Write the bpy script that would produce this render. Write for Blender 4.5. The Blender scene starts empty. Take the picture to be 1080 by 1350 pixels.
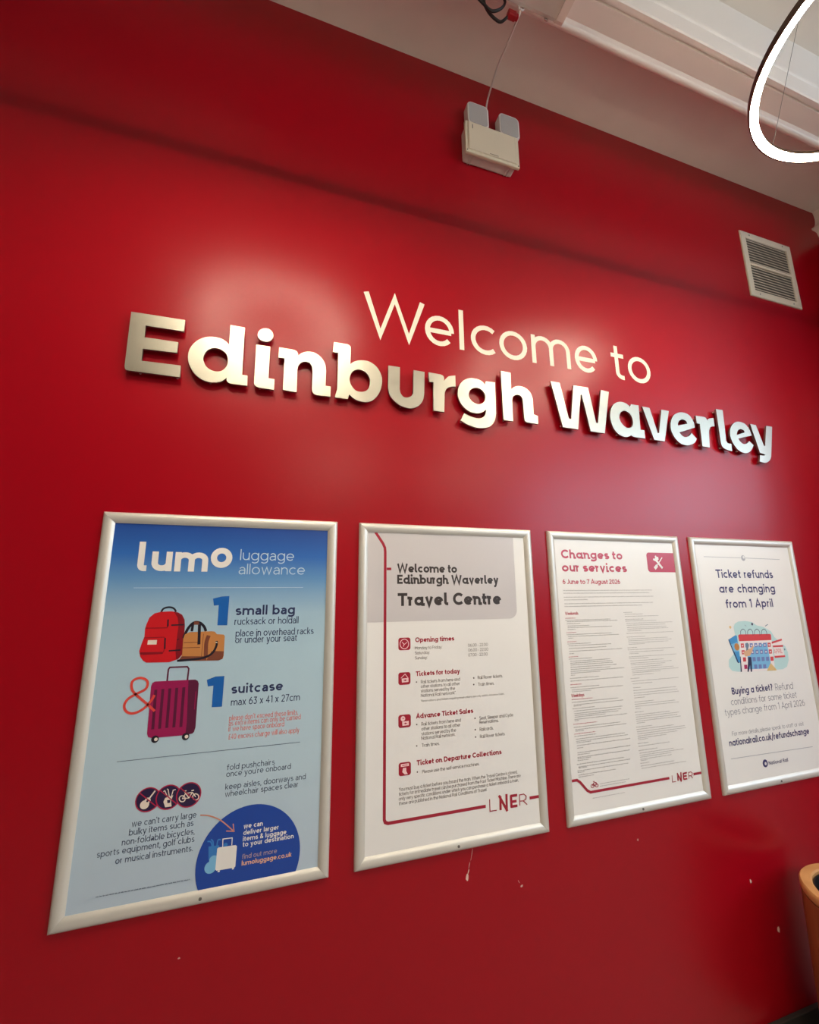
import bpy, bmesh, math, random, json
from mathutils import Vector, Matrix
from mathutils.geometry import tessellate_polygon, delaunay_2d_cdt
R = math.radians
SC = bpy.context.scene
COL = SC.collection

# ------------------------------------------------------------------ camera
cam_d = bpy.data.cameras.new('camera')
cam = bpy.data.objects.new('camera', cam_d); COL.objects.link(cam)
cam_d.sensor_fit = 'HORIZONTAL'; cam_d.sensor_width = 36.0
cam_d.lens = 36.0 * 552.416 / 1080.0
cam_d.clip_start = 0.02; cam_d.clip_end = 100
RX = (0.95360971, -0.30094953, -0.00760911)
DN = (0.05063169, 0.18524817, -0.98138654)
FW = (0.29675739, 0.93547648, 0.19189204)
M = Matrix(((RX[0], -DN[0], -FW[0], 0.57058), (RX[1], -DN[1], -FW[1], -1.44561), (RX[2], -DN[2], -FW[2], 1.70), (0, 0, 0, 1)))
cam.matrix_world = M
SC.camera = cam

# ------------------------------------------------------------------ world, daylight, exposure
LED_STRENGTH = 70.0
LED_COLOR = (1.0, 0.87, 0.67)
SKY = (0.62, 0.80, 1.0); SKY_STRENGTH = 6.5
SC.view_settings.view_transform = 'Standard'; SC.view_settings.look = 'None'
SC.view_settings.exposure = 1.04; SC.view_settings.gamma = 1.0
SC.view_settings.use_curve_mapping = False
wd = bpy.data.worlds.new('daylight'); SC.world = wd; wd.use_nodes = True
wd.node_tree.nodes['Background'].inputs[0].default_value = (*SKY, 1)
wd.node_tree.nodes['Background'].inputs[1].default_value = SKY_STRENGTH
WIN = dict(y0=-5.35, y1=-3.35, z0=2.4, z1=4.2, x0=5.3, x1=7.35)   # high windows, far right behind the viewer
XL, XR, YB = -2.6, 7.6, -5.6          # left wall, right wall, wall behind the camera
def portal(name, sx, sy, loc, rot):
    pl = bpy.data.lights.new(name, 'AREA'); pl.shape = 'RECTANGLE'; pl.size = sx; pl.size_y = sy; pl.cycles.is_portal = True
    o = bpy.data.objects.new(name, pl); COL.objects.link(o); o.location = loc; o.rotation_euler = rot
portal('window_daylight', WIN['y1'] - WIN['y0'], WIN['z1'] - WIN['z0'], (XR - 0.02, (WIN['y0'] + WIN['y1']) / 2, (WIN['z0'] + WIN['z1']) / 2), (R(90), 0, R(90)))
portal('window_daylight', WIN['x1'] - WIN['x0'], WIN['z1'] - WIN['z0'], ((WIN['x0'] + WIN['x1']) / 2, YB + 0.02, (WIN['z0'] + WIN['z1']) / 2), (R(90), 0, 0))

# ------------------------------------------------------------------ materials
def lin(c):
    return tuple((v / 255 / 12.92) if v / 255 <= 0.04045 else ((v / 255 + 0.055) / 1.055) ** 2.4 for v in c)
MATS = {}
def mat(name, rgb, rough=0.5, metal=0.0, spec=0.5, bump=0.0, bscale=200.0, mottle=0.0, mscale=3.0, coat=0.0, linear=False, trans=0.0, aniso=None):
    if name in MATS: return MATS[name]
    m = bpy.data.materials.new(name); m.use_nodes = True; MATS[name] = m
    nt = m.node_tree; b = nt.nodes['Principled BSDF']
    col = rgb if linear else lin(rgb)
    b.inputs['Base Color'].default_value = (*col, 1); b.inputs['Roughness'].default_value = rough
    b.inputs['Metallic'].default_value = metal; b.inputs['Specular IOR Level'].default_value = spec
    b.inputs['Coat Weight'].default_value = coat; b.inputs['Transmission Weight'].default_value = trans
    if bump or mottle or aniso:
        tc = nt.nodes.new('ShaderNodeTexCoord')
    if mottle:
        n = nt.nodes.new('ShaderNodeTexNoise'); n.inputs['Scale'].default_value = mscale; n.inputs['Detail'].default_value = 5
        nt.links.new(tc.outputs['Object'], n.inputs['Vector'])
        mx = nt.nodes.new('ShaderNodeMix'); mx.data_type = 'RGBA'
        mx.inputs['A'].default_value = (*[v * (1 - mottle) for v in col], 1); mx.inputs['B'].default_value = (*[min(1, v * (1 + mottle)) for v in col], 1)
        nt.links.new(n.outputs['Fac'], mx.inputs['Factor']); nt.links.new(mx.outputs['Result'], b.inputs['Base Color'])
    if bump:
        n2 = nt.nodes.new('ShaderNodeTexNoise'); n2.inputs['Scale'].default_value = bscale; n2.inputs['Detail'].default_value = 3
        nt.links.new(tc.outputs['Object'], n2.inputs['Vector'])
        bp = nt.nodes.new('ShaderNodeBump'); bp.inputs['Strength'].default_value = bump; bp.inputs['Distance'].default_value = 0.002
        nt.links.new(n2.outputs['Fac'], bp.inputs['Height']); nt.links.new(bp.outputs['Normal'], b.inputs['Normal'])
    return m
def emis(name, rgb, s):
    m = bpy.data.materials.new(name); m.use_nodes = True; MATS[name] = m
    nt = m.node_tree; nt.nodes.clear()
    e = nt.nodes.new('ShaderNodeEmission'); e.inputs[0].default_value = (*rgb, 1); e.inputs[1].default_value = s
    o = nt.nodes.new('ShaderNodeOutputMaterial'); nt.links.new(e.outputs[0], o.inputs[0]); return m

RED = mat('red_wall_paint', (0.345, 0.0006, 0.008), 0.30, spec=0.30, bump=0.05, bscale=260, mottle=0.05, mscale=1.4, linear=True)
PLASTER = mat('painted_plaster', (240, 230, 220), 0.75, bump=0.35, bscale=22, mottle=0.05, mscale=6)
JOINERY = mat('white_joinery_paint', (236, 228, 218), 0.5, bump=0.05, bscale=60)
HALL = mat('hall_wall_paint', (150, 140, 130), 0.7, mottle=0.04)
FLOOR = mat('pale_floor_vinyl', (170, 168, 165), 0.8, mottle=0.15, mscale=40)
SKIRT = mat('grey_skirting_paint', (46, 46, 44), 0.5)
ALU = mat('satin_aluminium', (222, 218, 208), 0.42, metal=0.45, bump=0.02, bscale=500)
SIGNM = mat('brushed_sign_metal', (182, 178, 164), 0.37, metal=1.0, bump=0.02, bscale=700)
SIGNS = mat('sign_edge_metal', (150, 146, 142), 0.42, metal=1.0)
VINYL = mat('cream_vinyl', (236, 226, 205), 0.5)
IVORY = mat('ivory_plastic', (216, 203, 178), 0.45, bump=0.03, bscale=300)
PINKW = mat('white_plastic', (214, 206, 198), 0.45)
LENS = mat('prismatic_lens', (176, 173, 168), 0.25, bump=0.5, bscale=180)
BLACK = mat('black_rubber', (18, 17, 18), 0.5)
REDP = mat('red_plug_plastic', (150, 14, 22), 0.4)
DARKP = mat('dark_print', (60, 58, 52), 0.5)
BRONZE = mat('bronze_metal', (92, 72, 56), 0.38, metal=0.85)
STEEL = mat('steel_wire', (130, 125, 120), 0.4, metal=0.9)
WOOD = None
LED = emis('warm_led', LED_COLOR, LED_STRENGTH)

# ------------------------------------------------------------------ helpers
def obj(name, bm, m, parent=None, smooth=False):
    me = bpy.data.meshes.new(name)
    bm.to_mesh(me); bm.free()
    ms = m if isinstance(m, (list, tuple)) else [m]
    for q in ms: me.materials.append(q)
    if smooth:
        for p in me.polygons: p.use_smooth = True
        try: me.set_sharp_from_angle(angle=R(40))
        except Exception: pass
    o = bpy.data.objects.new(name, me); COL.objects.link(o)
    if parent is not None:
        o.parent = parent
        o.location = -Vector(parent.location) if parent.parent is None else o.location
    return o
def child(name, bm, m, parent, smooth=False):
    """a part whose mesh is written in world coordinates, under a thing or a part"""
    o = obj(name, bm, m, None, smooth)
    o.parent = parent
    p = parent; off = Vector((0, 0, 0))
    while p is not None:
        off += Vector(p.location); p = p.parent
    o.location = -off
    return o
def empty(name, loc, label, cat, group=None):
    o = bpy.data.objects.new(name, None); COL.objects.link(o); o.location = loc
    o.empty_display_size = 0.05
    o['label'] = label; o['category'] = cat
    if group: o['group'] = group
    return o
def tag(o, label, cat, group=None):
    o['label'] = label; o['category'] = cat
    if group: o['group'] = group
    return o
def struct(name, bm, m, smooth=False):
    o = obj(name, bm, m, None, smooth); o['kind'] = 'structure'; return o
def box(bm, x0, x1, y0, y1, z0, z1, bev=0.0, seg=2):
    vs = [bm.verts.new(p) for p in ((x0, y0, z0), (x1, y0, z0), (x1, y1, z0), (x0, y1, z0), (x0, y0, z1), (x1, y0, z1), (x1, y1, z1), (x0, y1, z1))]
    fs = [bm.faces.new([vs[i] for i in f]) for f in ((3, 2, 1, 0), (4, 5, 6, 7), (0, 1, 5, 4), (1, 2, 6, 5), (2, 3, 7, 6), (3, 0, 4, 7))]
    if bev > 0:
        es = list({e for f in fs for e in f.edges})
        bmesh.ops.bevel(bm, geom=es, offset=bev, segments=seg, profile=0.5, affect='EDGES')
def B(*a, **k):
    bm = bmesh.new(); box(bm, *a, **k); return bm
def extr(bm, prof, axis, a, b, cap=True):
    """prof: closed list of 2-D points; axis 'x': (y, z), 'y': (x, z); swept from a to b"""
    f = (lambda p, t: (t, p[0], p[1])) if axis == 'x' else ((lambda p, t: (p[0], t, p[1])) if axis == 'y' else (lambda p, t: (p[0], p[1], t)))
    A = [bm.verts.new(f(p, a)) for p in prof]; Bv = [bm.verts.new(f(p, b)) for p in prof]
    n = len(prof)
    for i in range(n):
        bm.faces.new((A[i], A[(i + 1) % n], Bv[(i + 1) % n], Bv[i]))
    if cap:
        for tri in tessellate_polygon([[Vector((p[0], p[1], 0)) for p in prof]]):
            bm.faces.new([A[i] for i in tri]); bm.faces.new([Bv[i] for i in reversed(tri)])
    bmesh.ops.recalc_face_normals(bm, faces=bm.faces[:])
def tube(bm, pts, r, n=8, closed=False):
    pts = [Vector(p) for p in pts]; rings = []
    N = len(pts); up = Vector((0.13, 0.31, 0.94))
    for i, p in enumerate(pts):
        if closed: d = pts[(i + 1) % N] - pts[i - 1]
        else: d = pts[min(i + 1, N - 1)] - pts[max(i - 1, 0)]
        d.normalize(); u = d.cross(up)
        if u.length < 1e-4: u = d.cross(Vector((1, 0, 0)))
        u.normalize(); v = d.cross(u)
        rings.append([bm.verts.new(p + r * (math.cos(2 * math.pi * k / n) * u + math.sin(2 * math.pi * k / n) * v)) for k in range(n)])
    for i in range(N if closed else N - 1):
        a, b = rings[i], rings[(i + 1) % N]
        for k in range(n): bm.faces.new((a[k], a[(k + 1) % n], b[(k + 1) % n], b[k]))
    if not closed:
        bm.faces.new(rings[0][::-1]); bm.faces.new(rings[-1])
    bmesh.ops.recalc_face_normals(bm, faces=bm.faces[:])
def crom(pts, n=8):
    """Catmull-Rom through 3-D points"""
    out = []; P = [Vector(p) for p in pts]
    for i in range(len(P) - 1):
        a, b, c, d = P[max(i - 1, 0)], P[i], P[i + 1], P[min(i + 2, len(P) - 1)]
        for k in range(n):
            t = k / n
            out.append(0.5 * ((2 * b) + (c - a) * t + (2 * a - 5 * b + 4 * c - d) * t * t + (3 * b - a - 3 * c + d) * t ** 3))
    out.append(P[-1]); return out
def cyl(bm, c0, c1, r, n=16):
    tube(bm, [c0, c1], r, n)
def lathe(bm, prof, cx, cy, n=64, closed=True):
    """prof: (radius, z) list turned about a vertical axis"""
    rings = []
    for r, z in prof:
        rings.append([bm.verts.new((cx + r * math.cos(2 * math.pi * k / n), cy + r * math.sin(2 * math.pi * k / n), z)) for k in range(n)])
    m = len(prof)
    for i in range(m if closed else m - 1):
        a, b = rings[i], rings[(i + 1) % m]
        for k in range(n): bm.faces.new((a[k], a[(k + 1) % n], b[(k + 1) % n], b[k]))
    bmesh.ops.recalc_face_normals(bm, faces=bm.faces[:])

# ------------------------------------------------------------------ the setting
ZC = 4.187                            # plaster strip beside the red wall
ZM = 4.32                             # main ceiling of the hall
XC = 3.93                            # face of the pier that ends the red wall
struct('wall_front', B(XL, XC, 0, 0.2, 0, ZC + 0.2), RED)
struct('wall_right', B(XC, 4.6, -0.75, 0.2, 0, ZC + 0.2), RED)
struct('wall_far', B(4.6, XR, 0, 0.2, 0, ZM + 0.1), HALL)
struct('wall_left', B(XL - 0.2, XL, YB - 0.2, 0.2, 0, ZM + 0.1), HALL)
def pierced(name, f, a0, a1, w0, w1):
    bm = bmesh.new(); z0, z1, zt = WIN['z0'], WIN['z1'], ZM + 0.1
    f(bm, a0, w0, 0, zt, 0); f(bm, w1, a1, 0, zt, 0); f(bm, w0, w1, 0, z0, 0); f(bm, w0, w1, z1, zt, 0)
    struct(name, bm, HALL)
    bm = bmesh.new(); n = 3
    for i in range(n + 1):
        c = w0 + 0.025 + (w1 - w0 - 0.05) * i / n; f(bm, c - 0.025, c + 0.025, z0, z1, 0.06)
    for c in (z0 + 0.025, z1 - 0.6, z1 - 0.025): f(bm, w0, w1, c - 0.022, c + 0.022, 0.062)
    return bm
fr = pierced('wall_window_side', lambda bm, a, b, z0, z1, t: box(bm, XR + t, XR + 0.2 - t, a, b, z0, z1), YB, 0.2, WIN['y0'], WIN['y1'])
struct('window_1', fr, JOINERY)
fr = pierced('wall_back', lambda bm, a, b, z0, z1, t: box(bm, a, b, YB - 0.2 + t, YB - t, z0, z1), XL, XR + 0.2, WIN['x0'], WIN['x1'])
struct('window_2', fr, JOINERY)
struct('floor', B(XL, XR, YB, 0, -0.1, 0), FLOOR)
struct('ceiling', B(XL, XR, YB, -0.45, ZM, ZM + 0.1), JOINERY)
struct('ceiling_strip', B(XL, XR, -0.46, 0.0, ZC, ZC + 0.1), PLASTER)
bm = bmesh.new()
prof = [(-0.372, ZC + 0.02), (-0.372, 4.006)]
prof += [(-0.389 + 0.017 * math.cos(a), 4.006 + 0.014 * math.sin(a)) for a in [R(-20 - 16 * k) for k in range(9)]]
prof += [(-0.414, 4.004), (-0.488, 4.004), (-0.490, 4.014), (-0.496, 4.014), (-0.498, 4.004), (-0.515, 4.004), (-0.520, 4.009), (-0.522, 4.085),
         (-0.527, 4.090), (-0.529, 4.097), (-0.524, 4.103), (-0.524, ZM + 0.02), (-0.45, ZM + 0.02)]
extr(bm, prof, 'x', XL, XR)
struct('trim_1', bm, JOINERY)
bm = bmesh.new()
prof = [(4.05, ZC), (3.882, ZC), (3.889, 4.165), (3.892, 4.14), (3.889, 4.118), (3.881, 4.093), (3.868, 4.075), (3.851, 4.062), (3.838, 4.053), (3.834, 4.044), (3.839, 4.038),
        (3.858, 4.037), (3.870, 4.035), (3.882, 4.028), (3.888, 4.014), (3.895, 3.999), (3.910, 3.990), (3.931, 3.985), (4.05, 3.985)]
extr(bm, prof, 'y', -0.372, 0.0)
struct('trim_2', bm, PLASTER)
struct('baseboard_front', B(XL, XC, -0.018, 0, 0, 0.082, bev=0.003), SKIRT)

# paint chips and the scratch below the second frame
bm = bmesh.new(); rnd = random.Random(5)
def chip(x, z, a, b, rot=0.0):
    n = 9; ps = []
    for k in range(n):
        t = 2 * math.pi * k / n; q = 0.75 + 0.5 * rnd.random()
        u, v = a * q * math.cos(t), b * q * math.sin(t)
        ps.append(bm.verts.new((x + u * math.cos(rot) - v * math.sin(rot), -0.0006, z + u * math.sin(rot) + v * math.cos(rot))))
    f = bm.faces.new(ps)
for x, z, a, b, r in [(1.2171, .7888, .0042, .010, -.15), (1.222, .805, .0016, .009, -.3), (1.2255, .822, .0009, .010, -.3), (1.236, .853, .0007, .018, -.25), (1.4172, .7279, .005, .0035, .4), (1.4065, .7433, .0012, .006, .5),
                      (1.9209, .7855, .004, .004, .3), (2.4628, .5506, .005, .008, .3), (2.5771, .36, .006, .011, .2), (.3767, .7552, .003, .0022, 0)]:
    chip(x, z, a, b, r)
bmesh.ops.recalc_face_normals(bm, faces=bm.faces[:])
for f in bm.faces:
    if f.normal.y > 0: f.normal_flip()
o = child('paint_chips', bm, mat('bare_plaster', (226, 190, 176), 0.8), bpy.data.objects['wall_front']); o['kind'] = 'structure'

# ------------------------------------------------------------------ lettering: skeleton strokes, x-height 1, capitals 1.4
def arc(cx, cy, rx, ry, a0, a1, n=None):
    n = n or max(4, int(abs(a1 - a0) / 15))
    return [(cx + rx * math.cos(R(a0 + (a1 - a0) * k / n)), cy + ry * math.sin(R(a0 + (a1 - a0) * k / n))) for k in range(n + 1)]
def glyph(ch, w, st):
    """-> ink width, strokes [(points, closed)], dots [(x, y, r)]"""
    h = w / 2; H = 1.42; AS = 1.45; D = []; S = []
    def s(*p): S.append((list(p), False))
    def c(p): S.append((list(p), True))
    foot = st == 'lner'
    fl = 0.13 + h * 0.6
    rr = 0.5 - h
    O = lambda cx, cy=0.5, rx=None, ry=None: c(arc(cx, cy, rx if rx else 0.53 - h, ry if ry else rr + 0.005, 0, 360 - 15, 23))
    if ch == 'o': O(.53); W = 1.06
    elif ch == 'c': s(*arc(.53, .5, .53 - h, rr, 48, 312)); W = .92
    elif ch == 'e':
        s((w, .5 - .02), (1.04 - h, .5 - .02)); s(*arc(.53, .5, .53 - h, rr, -2, 318)); W = 1.05
    elif ch == 'a' and st == 'geo':
        x = .84 - h
        s(*(arc(.44, .60, .34, .40 - h, 150, 90) + arc(.44, .60, x - .44, .40 - h, 90, 0)[1:] + [(x, 0)]))
        c([(x, .56)] + arc(.36, .28 + h * .3, .36 - h, .28 + h * .3 - h + .02, 90, 270, 10) + [(x, .12 + h)]); W = .84
    elif ch in 'adqg':
        x = 1.04 - h; O(.52, .5, .52 - h)
        if ch == 'a': s((x, 1), (x, 0))
        if ch == 'd': s((x, AS), (x, 0))
        if ch == 'q': s((x, 1), (x, -.42))
        if ch == 'g': s(*([(x, 1), (x, -.02)] + arc(x - .46, -.02, .46, .40 - h, 0, -140)))
        W = 1.04
        if foot and ch in 'ad': s((x - h * .4, h * .75), (x + h + fl * .6, h * .75)); W += .07
    elif ch in 'bp':
        x = h; O(.52, .5, .52 - h); W = 1.04
        s((x, AS if ch == 'b' else 1), (x, 0 if ch == 'b' else -.42))
        if foot and ch == 'b': s((x - h - .09, AS - h * .8), (x, AS - h * .8))
    elif ch == 'f':
        s(*([(.24, 0), (.24, 1.12)] + arc(.24 + .28, 1.12, .28, AS - h - 1.12, 180, 80))); s((0, 1 - h), (.56, 1 - h)); W = .6
    elif ch in 'nhu':
        x = .9 - h
        if ch == 'u':
            s((h, 1), *([(h, .42)] + arc(.45, .42, .45 - h, .42 - h, 180, 360) + [(x, .42)])); s((x, 1), (x, 0))
        else:
            s((h, 0), (h, 1 if ch == 'n' else AS))
            s(*([(h, .5)] + arc(.45, .58, .45 - h, .42 - h, 180, 0) + [(x, 0)]))
            if foot:
                s((x - h * .4, h * .75), (x + h + fl * .6, h * .75))
                if ch == 'n': s((-.10, 1 - h * .8), (h, 1 - h * .8))
        W = .9 + (.06 if foot and ch != 'u' else 0)
    elif ch == 'm':
        a = .38
        s((h, 0), (h, 1)); x1 = h + 2 * a - h * .6; x2 = x1 + 2 * a - h * .6
        s(*([(h, .5)] + arc((h + x1) / 2, .6, (x1 - h) / 2, .40 - h, 180, 0) + [(x1, 0)]))
        s(*([(x1, .5)] + arc((x1 + x2) / 2, .6, (x2 - x1) / 2, .40 - h, 180, 0) + [(x2, 0)])); W = x2 + h
        if foot: s((-.10, 1 - h * .8), (h, 1 - h * .8))
    elif ch == 'r':
        s((h, 0), (h, 1)); s(*([(h, .5)] + arc(.42, .55, .42 - h, .45 - h, 180, 85))); W = .55
        if foot: s((-.10, 1 - h * .8), (h, 1 - h * .8))
    elif ch == 'i':
        s((h, 0), (h, 1)); D.append((h, 1.32, max(.6 * w, .10))); W = w
        if foot: s((h, h * .75), (w + fl * .6, h * .75)); W = w + .08
    elif ch == 'l':
        if foot: q = max(.12, h * 1.15); s(*([(h, AS), (h, h + q)] + arc(h + q, h + q, q, q, 180, 270) + [(2 * h + .16, h)])); W = 2 * h + .16
        else: s((h, AS), (h, 0)); W = w
    elif ch == 'j':
        s(*([(.3, 1), (.3, -.12)] + arc(.06, -.12, .24, .3 - h, 0, -80))); D.append((.3, 1.32, max(.6 * w, .10))); W = .3 + h
    elif ch == 'k':
        s((h, 0), (h, AS)); s((h, .36), (.76, 1 - h * .1)); s((.30, .52), (.80, h * .1)); W = .84
    elif ch == 's':
        a = (.5 - h / 1) / 2; t = 1 - h
        q = (t - .5) / 2
        s(*(arc(.40, .5 + q, .32 - h * .4, q, 35, 270, 14) + arc(.40, .5 - q, .35 - h * .4, q, 90, -145, 14)[1:])); W = .78
    elif ch == 't':
        s(*([(.24, 1.30), (.24, .26)] + arc(.24 + .24, .26, .24, .26 - h, 180, 280))); s((0, 1 - h), (.56, 1 - h)); W = .58
    elif ch == 'v': s((h * .9, 1), (.46, h * .2), (.92 - h * .9, 1)); W = .92
    elif ch == 'w': s((h * .9, 1), (.36, h * .2), (.70, 1 - h * .3), (1.04, h * .2), (1.40 - h * .9, 1)); W = 1.4
    elif ch == 'x': s((h, 1), (.86 - h, 0)); s((.86 - h, 1), (h, 0)); W = .86
    elif ch == 'y': s((h * .9, 1), (.46, .02)); s((.92 - h * .9, 1), (.40, -.22), (.30, -.38), (.08, -.40)); W = .92
    elif ch == 'z': s((0, 1 - h), (.74, 1 - h), (.08, h), (.78, h)); W = .8
    elif ch == 'A': s((h * .8, 0), (.62, H - h * .3), (1.24 - h * .8, 0)); s((.27, .42), (.97, .42)); W = 1.24
    elif ch == 'B':
        s(*([(h, h), (h, H - h), (.55, H - h)] + arc(.55, H - .36, .33 - h * .3, .36 - h, 90, -90) + [(h, .70)])); s(*([(.5, .70)] + arc(.58, .36, .38 - h * .3, .36 - h, 90, -90) + [(h, h)])); W = 1.0
    elif ch == 'C': s(*arc(.70, H / 2, .70 - h, H / 2 - h, 42, 318)); W = 1.2
    elif ch == 'D': c([(h, h), (h, H - h), (.5, H - h)] + arc(.5, H / 2, .68 - h, H / 2 - h, 75, -75) + [(.5, h)]); W = 1.18
    elif ch == 'E': s((h, 0), (h, H)); s((h, H - h), (.90, H - h)); s((h, H / 2), (.80, H / 2)); s((h, h), (.92, h)); W = .92
    elif ch == 'F': s((h, 0), (h, H)); s((h, H - h), (.88, H - h)); s((h, .66), (.78, .66)); W = .88
    elif ch == 'I': s((h, 0), (h, H)); W = w
    elif ch == 'J': s(*([(.56, H), (.56, .34)] + arc(.28, .34, .28, .34 - h, 0, -150))); W = .56 + h
    elif ch == 'L': s((h, H), (h, h)); s((h - h, h), (.82, h)); W = .82
    elif ch == 'M': s((h, 0), (h, H)); s((h, H - h * .4), (.66, .45), (1.32 - h, H - h * .4)); s((1.32 - h, H), (1.32 - h, 0)); W = 1.32
    elif ch == 'N': s((h, 0), (h, H)); s((h, H - h * .4), (1.12 - h, h * .4)); s((1.12 - h, 0), (1.12 - h, H)); W = 1.12
    elif ch == 'O': c(arc(.74, H / 2, .74 - h, H / 2 - h, 0, 348, 29)); W = 1.48
    elif ch in 'PR':
        s(*([(h, 0), (h, H - h), (.52, H - h)] + arc(.52, H - .43, .42 - h, .43 - h, 90, -90) + [(h, H - .86 + h)])); W = .96
        if ch == 'R': s((.5, H - .86 + h), (.96 - h * .6, 0))
    elif ch == 'S':
        q = (H - h - H / 2) / 2
        s(*(arc(.52, H / 2 + q, .40 - h * .3, q, 35, 270, 14) + arc(.52, H / 2 - q, .44 - h * .3, q, 90, -145, 14)[1:])); W = 1.0
    elif ch == 'T': s((0, H - h), (1.06, H - h)); s((.53, H - h), (.53, 0)); W = 1.06
    elif ch == 'W': s((h * .9, H), (.50, h * .2), (.93, H - h * .5), (1.36, h * .2), (1.86 - h * .9, H)); W = 1.86
    elif ch == 'Y': s((h * .8, H), (.56, .62), (1.12 - h * .8, H)); s((.56, .64), (.56, 0)); W = 1.12
    elif ch == '0': c(arc(.48, H / 2, .48 - h, H / 2 - h, 0, 345, 23)); W = .96
    elif ch == '1': s((.04, H - .22 - h * .3), (.34, H - h * .2)); s((.36, H), (.36, 0)); W = .36 + h
    elif ch == '2': s(*(arc(.42, H - .42, .38 - h * .3, .42 - h, 165, -30) + [(.08, h), (.86, h)])); W = .88
    elif ch == '3': s((.08, H - h), (.74, H - h), (.40, .84), (.46, .84)); s(*arc(.42, .44, .42 - h, .44 - h, 95, -150)); W = .84
    elif ch == '4': s((.64, 0), (.64, H - h * .3), (.06, .42), (.92, .42)); W = .94
    elif ch == '6': c(arc(.46, .46, .46 - h, .46 - h, 0, 345, 23)); s(*[(h, .46), (.14, .84), (.60, H - h * .2)]); W = .92
    elif ch == '7': s((0, H - h), (.80, H - h), (.26, 0)); W = .86
    elif ch == '&':
        s((.98, .0), (.26, .92), (.22, 1.12), (.34, H - h), (.56, H - h), (.68, 1.14), (.58, .94), (.20, .62), (h, .34), (.20, h), (.52, h), (.80, .30), (.94, .62)); W = 1.0
    elif ch == '£':
        s(*(arc(.52, 1.06, .28, H - h - 1.06, 30, 180) + [(.26, .3), (.12, h)])); s((.04, h), (.82, h)); s((.06, .66), (.62, .66)); W = .84
    elif ch == '.': D.append((.09 + h * .3, h, max(h * 1.15, .09))); W = .2
    elif ch == ',': s((.13, h * 1.6), (.05, -.22)); W = .18
    elif ch == ':': D += [(.1, h, max(h * 1.15, .09)), (.1, .9, max(h * 1.15, .09))]; W = .2
    elif ch == "'": s((.08, AS), (.08, 1.12)); W = .16
    elif ch == '-': s((0, .5), (.42, .5)); W = .42
    elif ch == '/': s((.04, -.25), (.56, 1.5)); W = .6
    elif ch == '*': s((.2, 1.42), (.2, 1.02)); s((.03, 1.32), (.37, 1.12)); s((.37, 1.32), (.03, 1.12)); W = .4
    elif ch == '?':
        s(*(arc(.40, H - .40, .38 - h, .40 - h, 165, -55) + [(.40, .62), (.40, .36)])); D.append((.40, h, max(h * 1.15, .09))); W = .8
    else: W = .4
    return W, S, D
def ribbon(bm, pts, w, y, mi, closed=False):
    """a mitred stroke in the plane y (points are x, z)"""
    P = [Vector((p[0], p[1])) for p in pts]
    Q = [P[0]]
    for p in P[1:]:
        if (p - Q[-1]).length > 1e-7: Q.append(p)
    P = Q; n = len(P)
    if n < 2: return
    h = w / 2; Lf, Rt = [], []
    for i in range(n):
        if closed: a, b = P[i] - P[i - 1], P[(i + 1) % n] - P[i]
        else:
            a = P[i] - P[i - 1] if i else P[1] - P[0]; b = P[i + 1] - P[i] if i < n - 1 else a
        a, b = a.normalized(), b.normalized()
        na, nb = Vector((-a.y, a.x)), Vector((-b.y, b.x)); m = na + nb
        if m.length < 1e-5: m = na.copy()
        m.normalize(); k = h / max(m.dot(na), 0.42)
        Lf.append(bm.verts.new((P[i].x + m.x * k, y, P[i].y + m.y * k))); Rt.append(bm.verts.new((P[i].x - m.x * k, y, P[i].y - m.y * k)))
    for i in range(n if closed else n - 1):
        j = (i + 1) % n
        f = bm.faces.new((Lf[i], Rt[i], Rt[j], Lf[j])); f.material_index = mi
def disc(bm, x, z, r, y, mi, n=20):
    f = bm.faces.new([bm.verts.new((x + r * math.cos(2 * math.pi * k / n), y, z + r * math.sin(2 * math.pi * k / n))) for k in range(n)]); f.material_index = mi
def poly(bm, pts, y, mi):
    vs = [bm.verts.new((p[0], y, p[1])) for p in pts]
    for t in tessellate_polygon([[Vector((p[0], p[1], 0)) for p in pts]]):
        try: bm.faces.new([vs[i] for i in t]).material_index = mi
        except ValueError: pass
def layout(text, w, st):
    sb = {'avant': .15, 'lner': .10}.get(st, .20 if w < .2 else .17)
    x = 0; items = []
    for ch in text:
        if ch == ' ': x += (.50 if st == 'lner' else .66) - sb * .5; continue
        W, S, D = glyph(ch, w, st); items.append((x, S, D)); x += W + sb
    return x - sb, items
def text(bm, s, x, z, width, xh, wt, st, y, mi):
    W, items = layout(s, wt, st)
    sx = width / W
    # strokes keep their weight when the line is set wider or narrower
    for gi, (x0, S, D) in enumerate(items):
        tmp = bmesh.new()
        for pts, cl in S:
            ribbon(tmp, [(x + (x0 + p[0]) * sx, z + p[1] * xh) for p in pts], wt * xh * min(1.0, 0.72 + 0.28 * sx / xh), 0, 0, cl)
        for dx, dy, r in D: disc(tmp, x + (x0 + dx) * sx, z + dy * xh, r * xh, 0, 0, 14)
        union(bm, tmp, y, mi); tmp.free()
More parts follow.
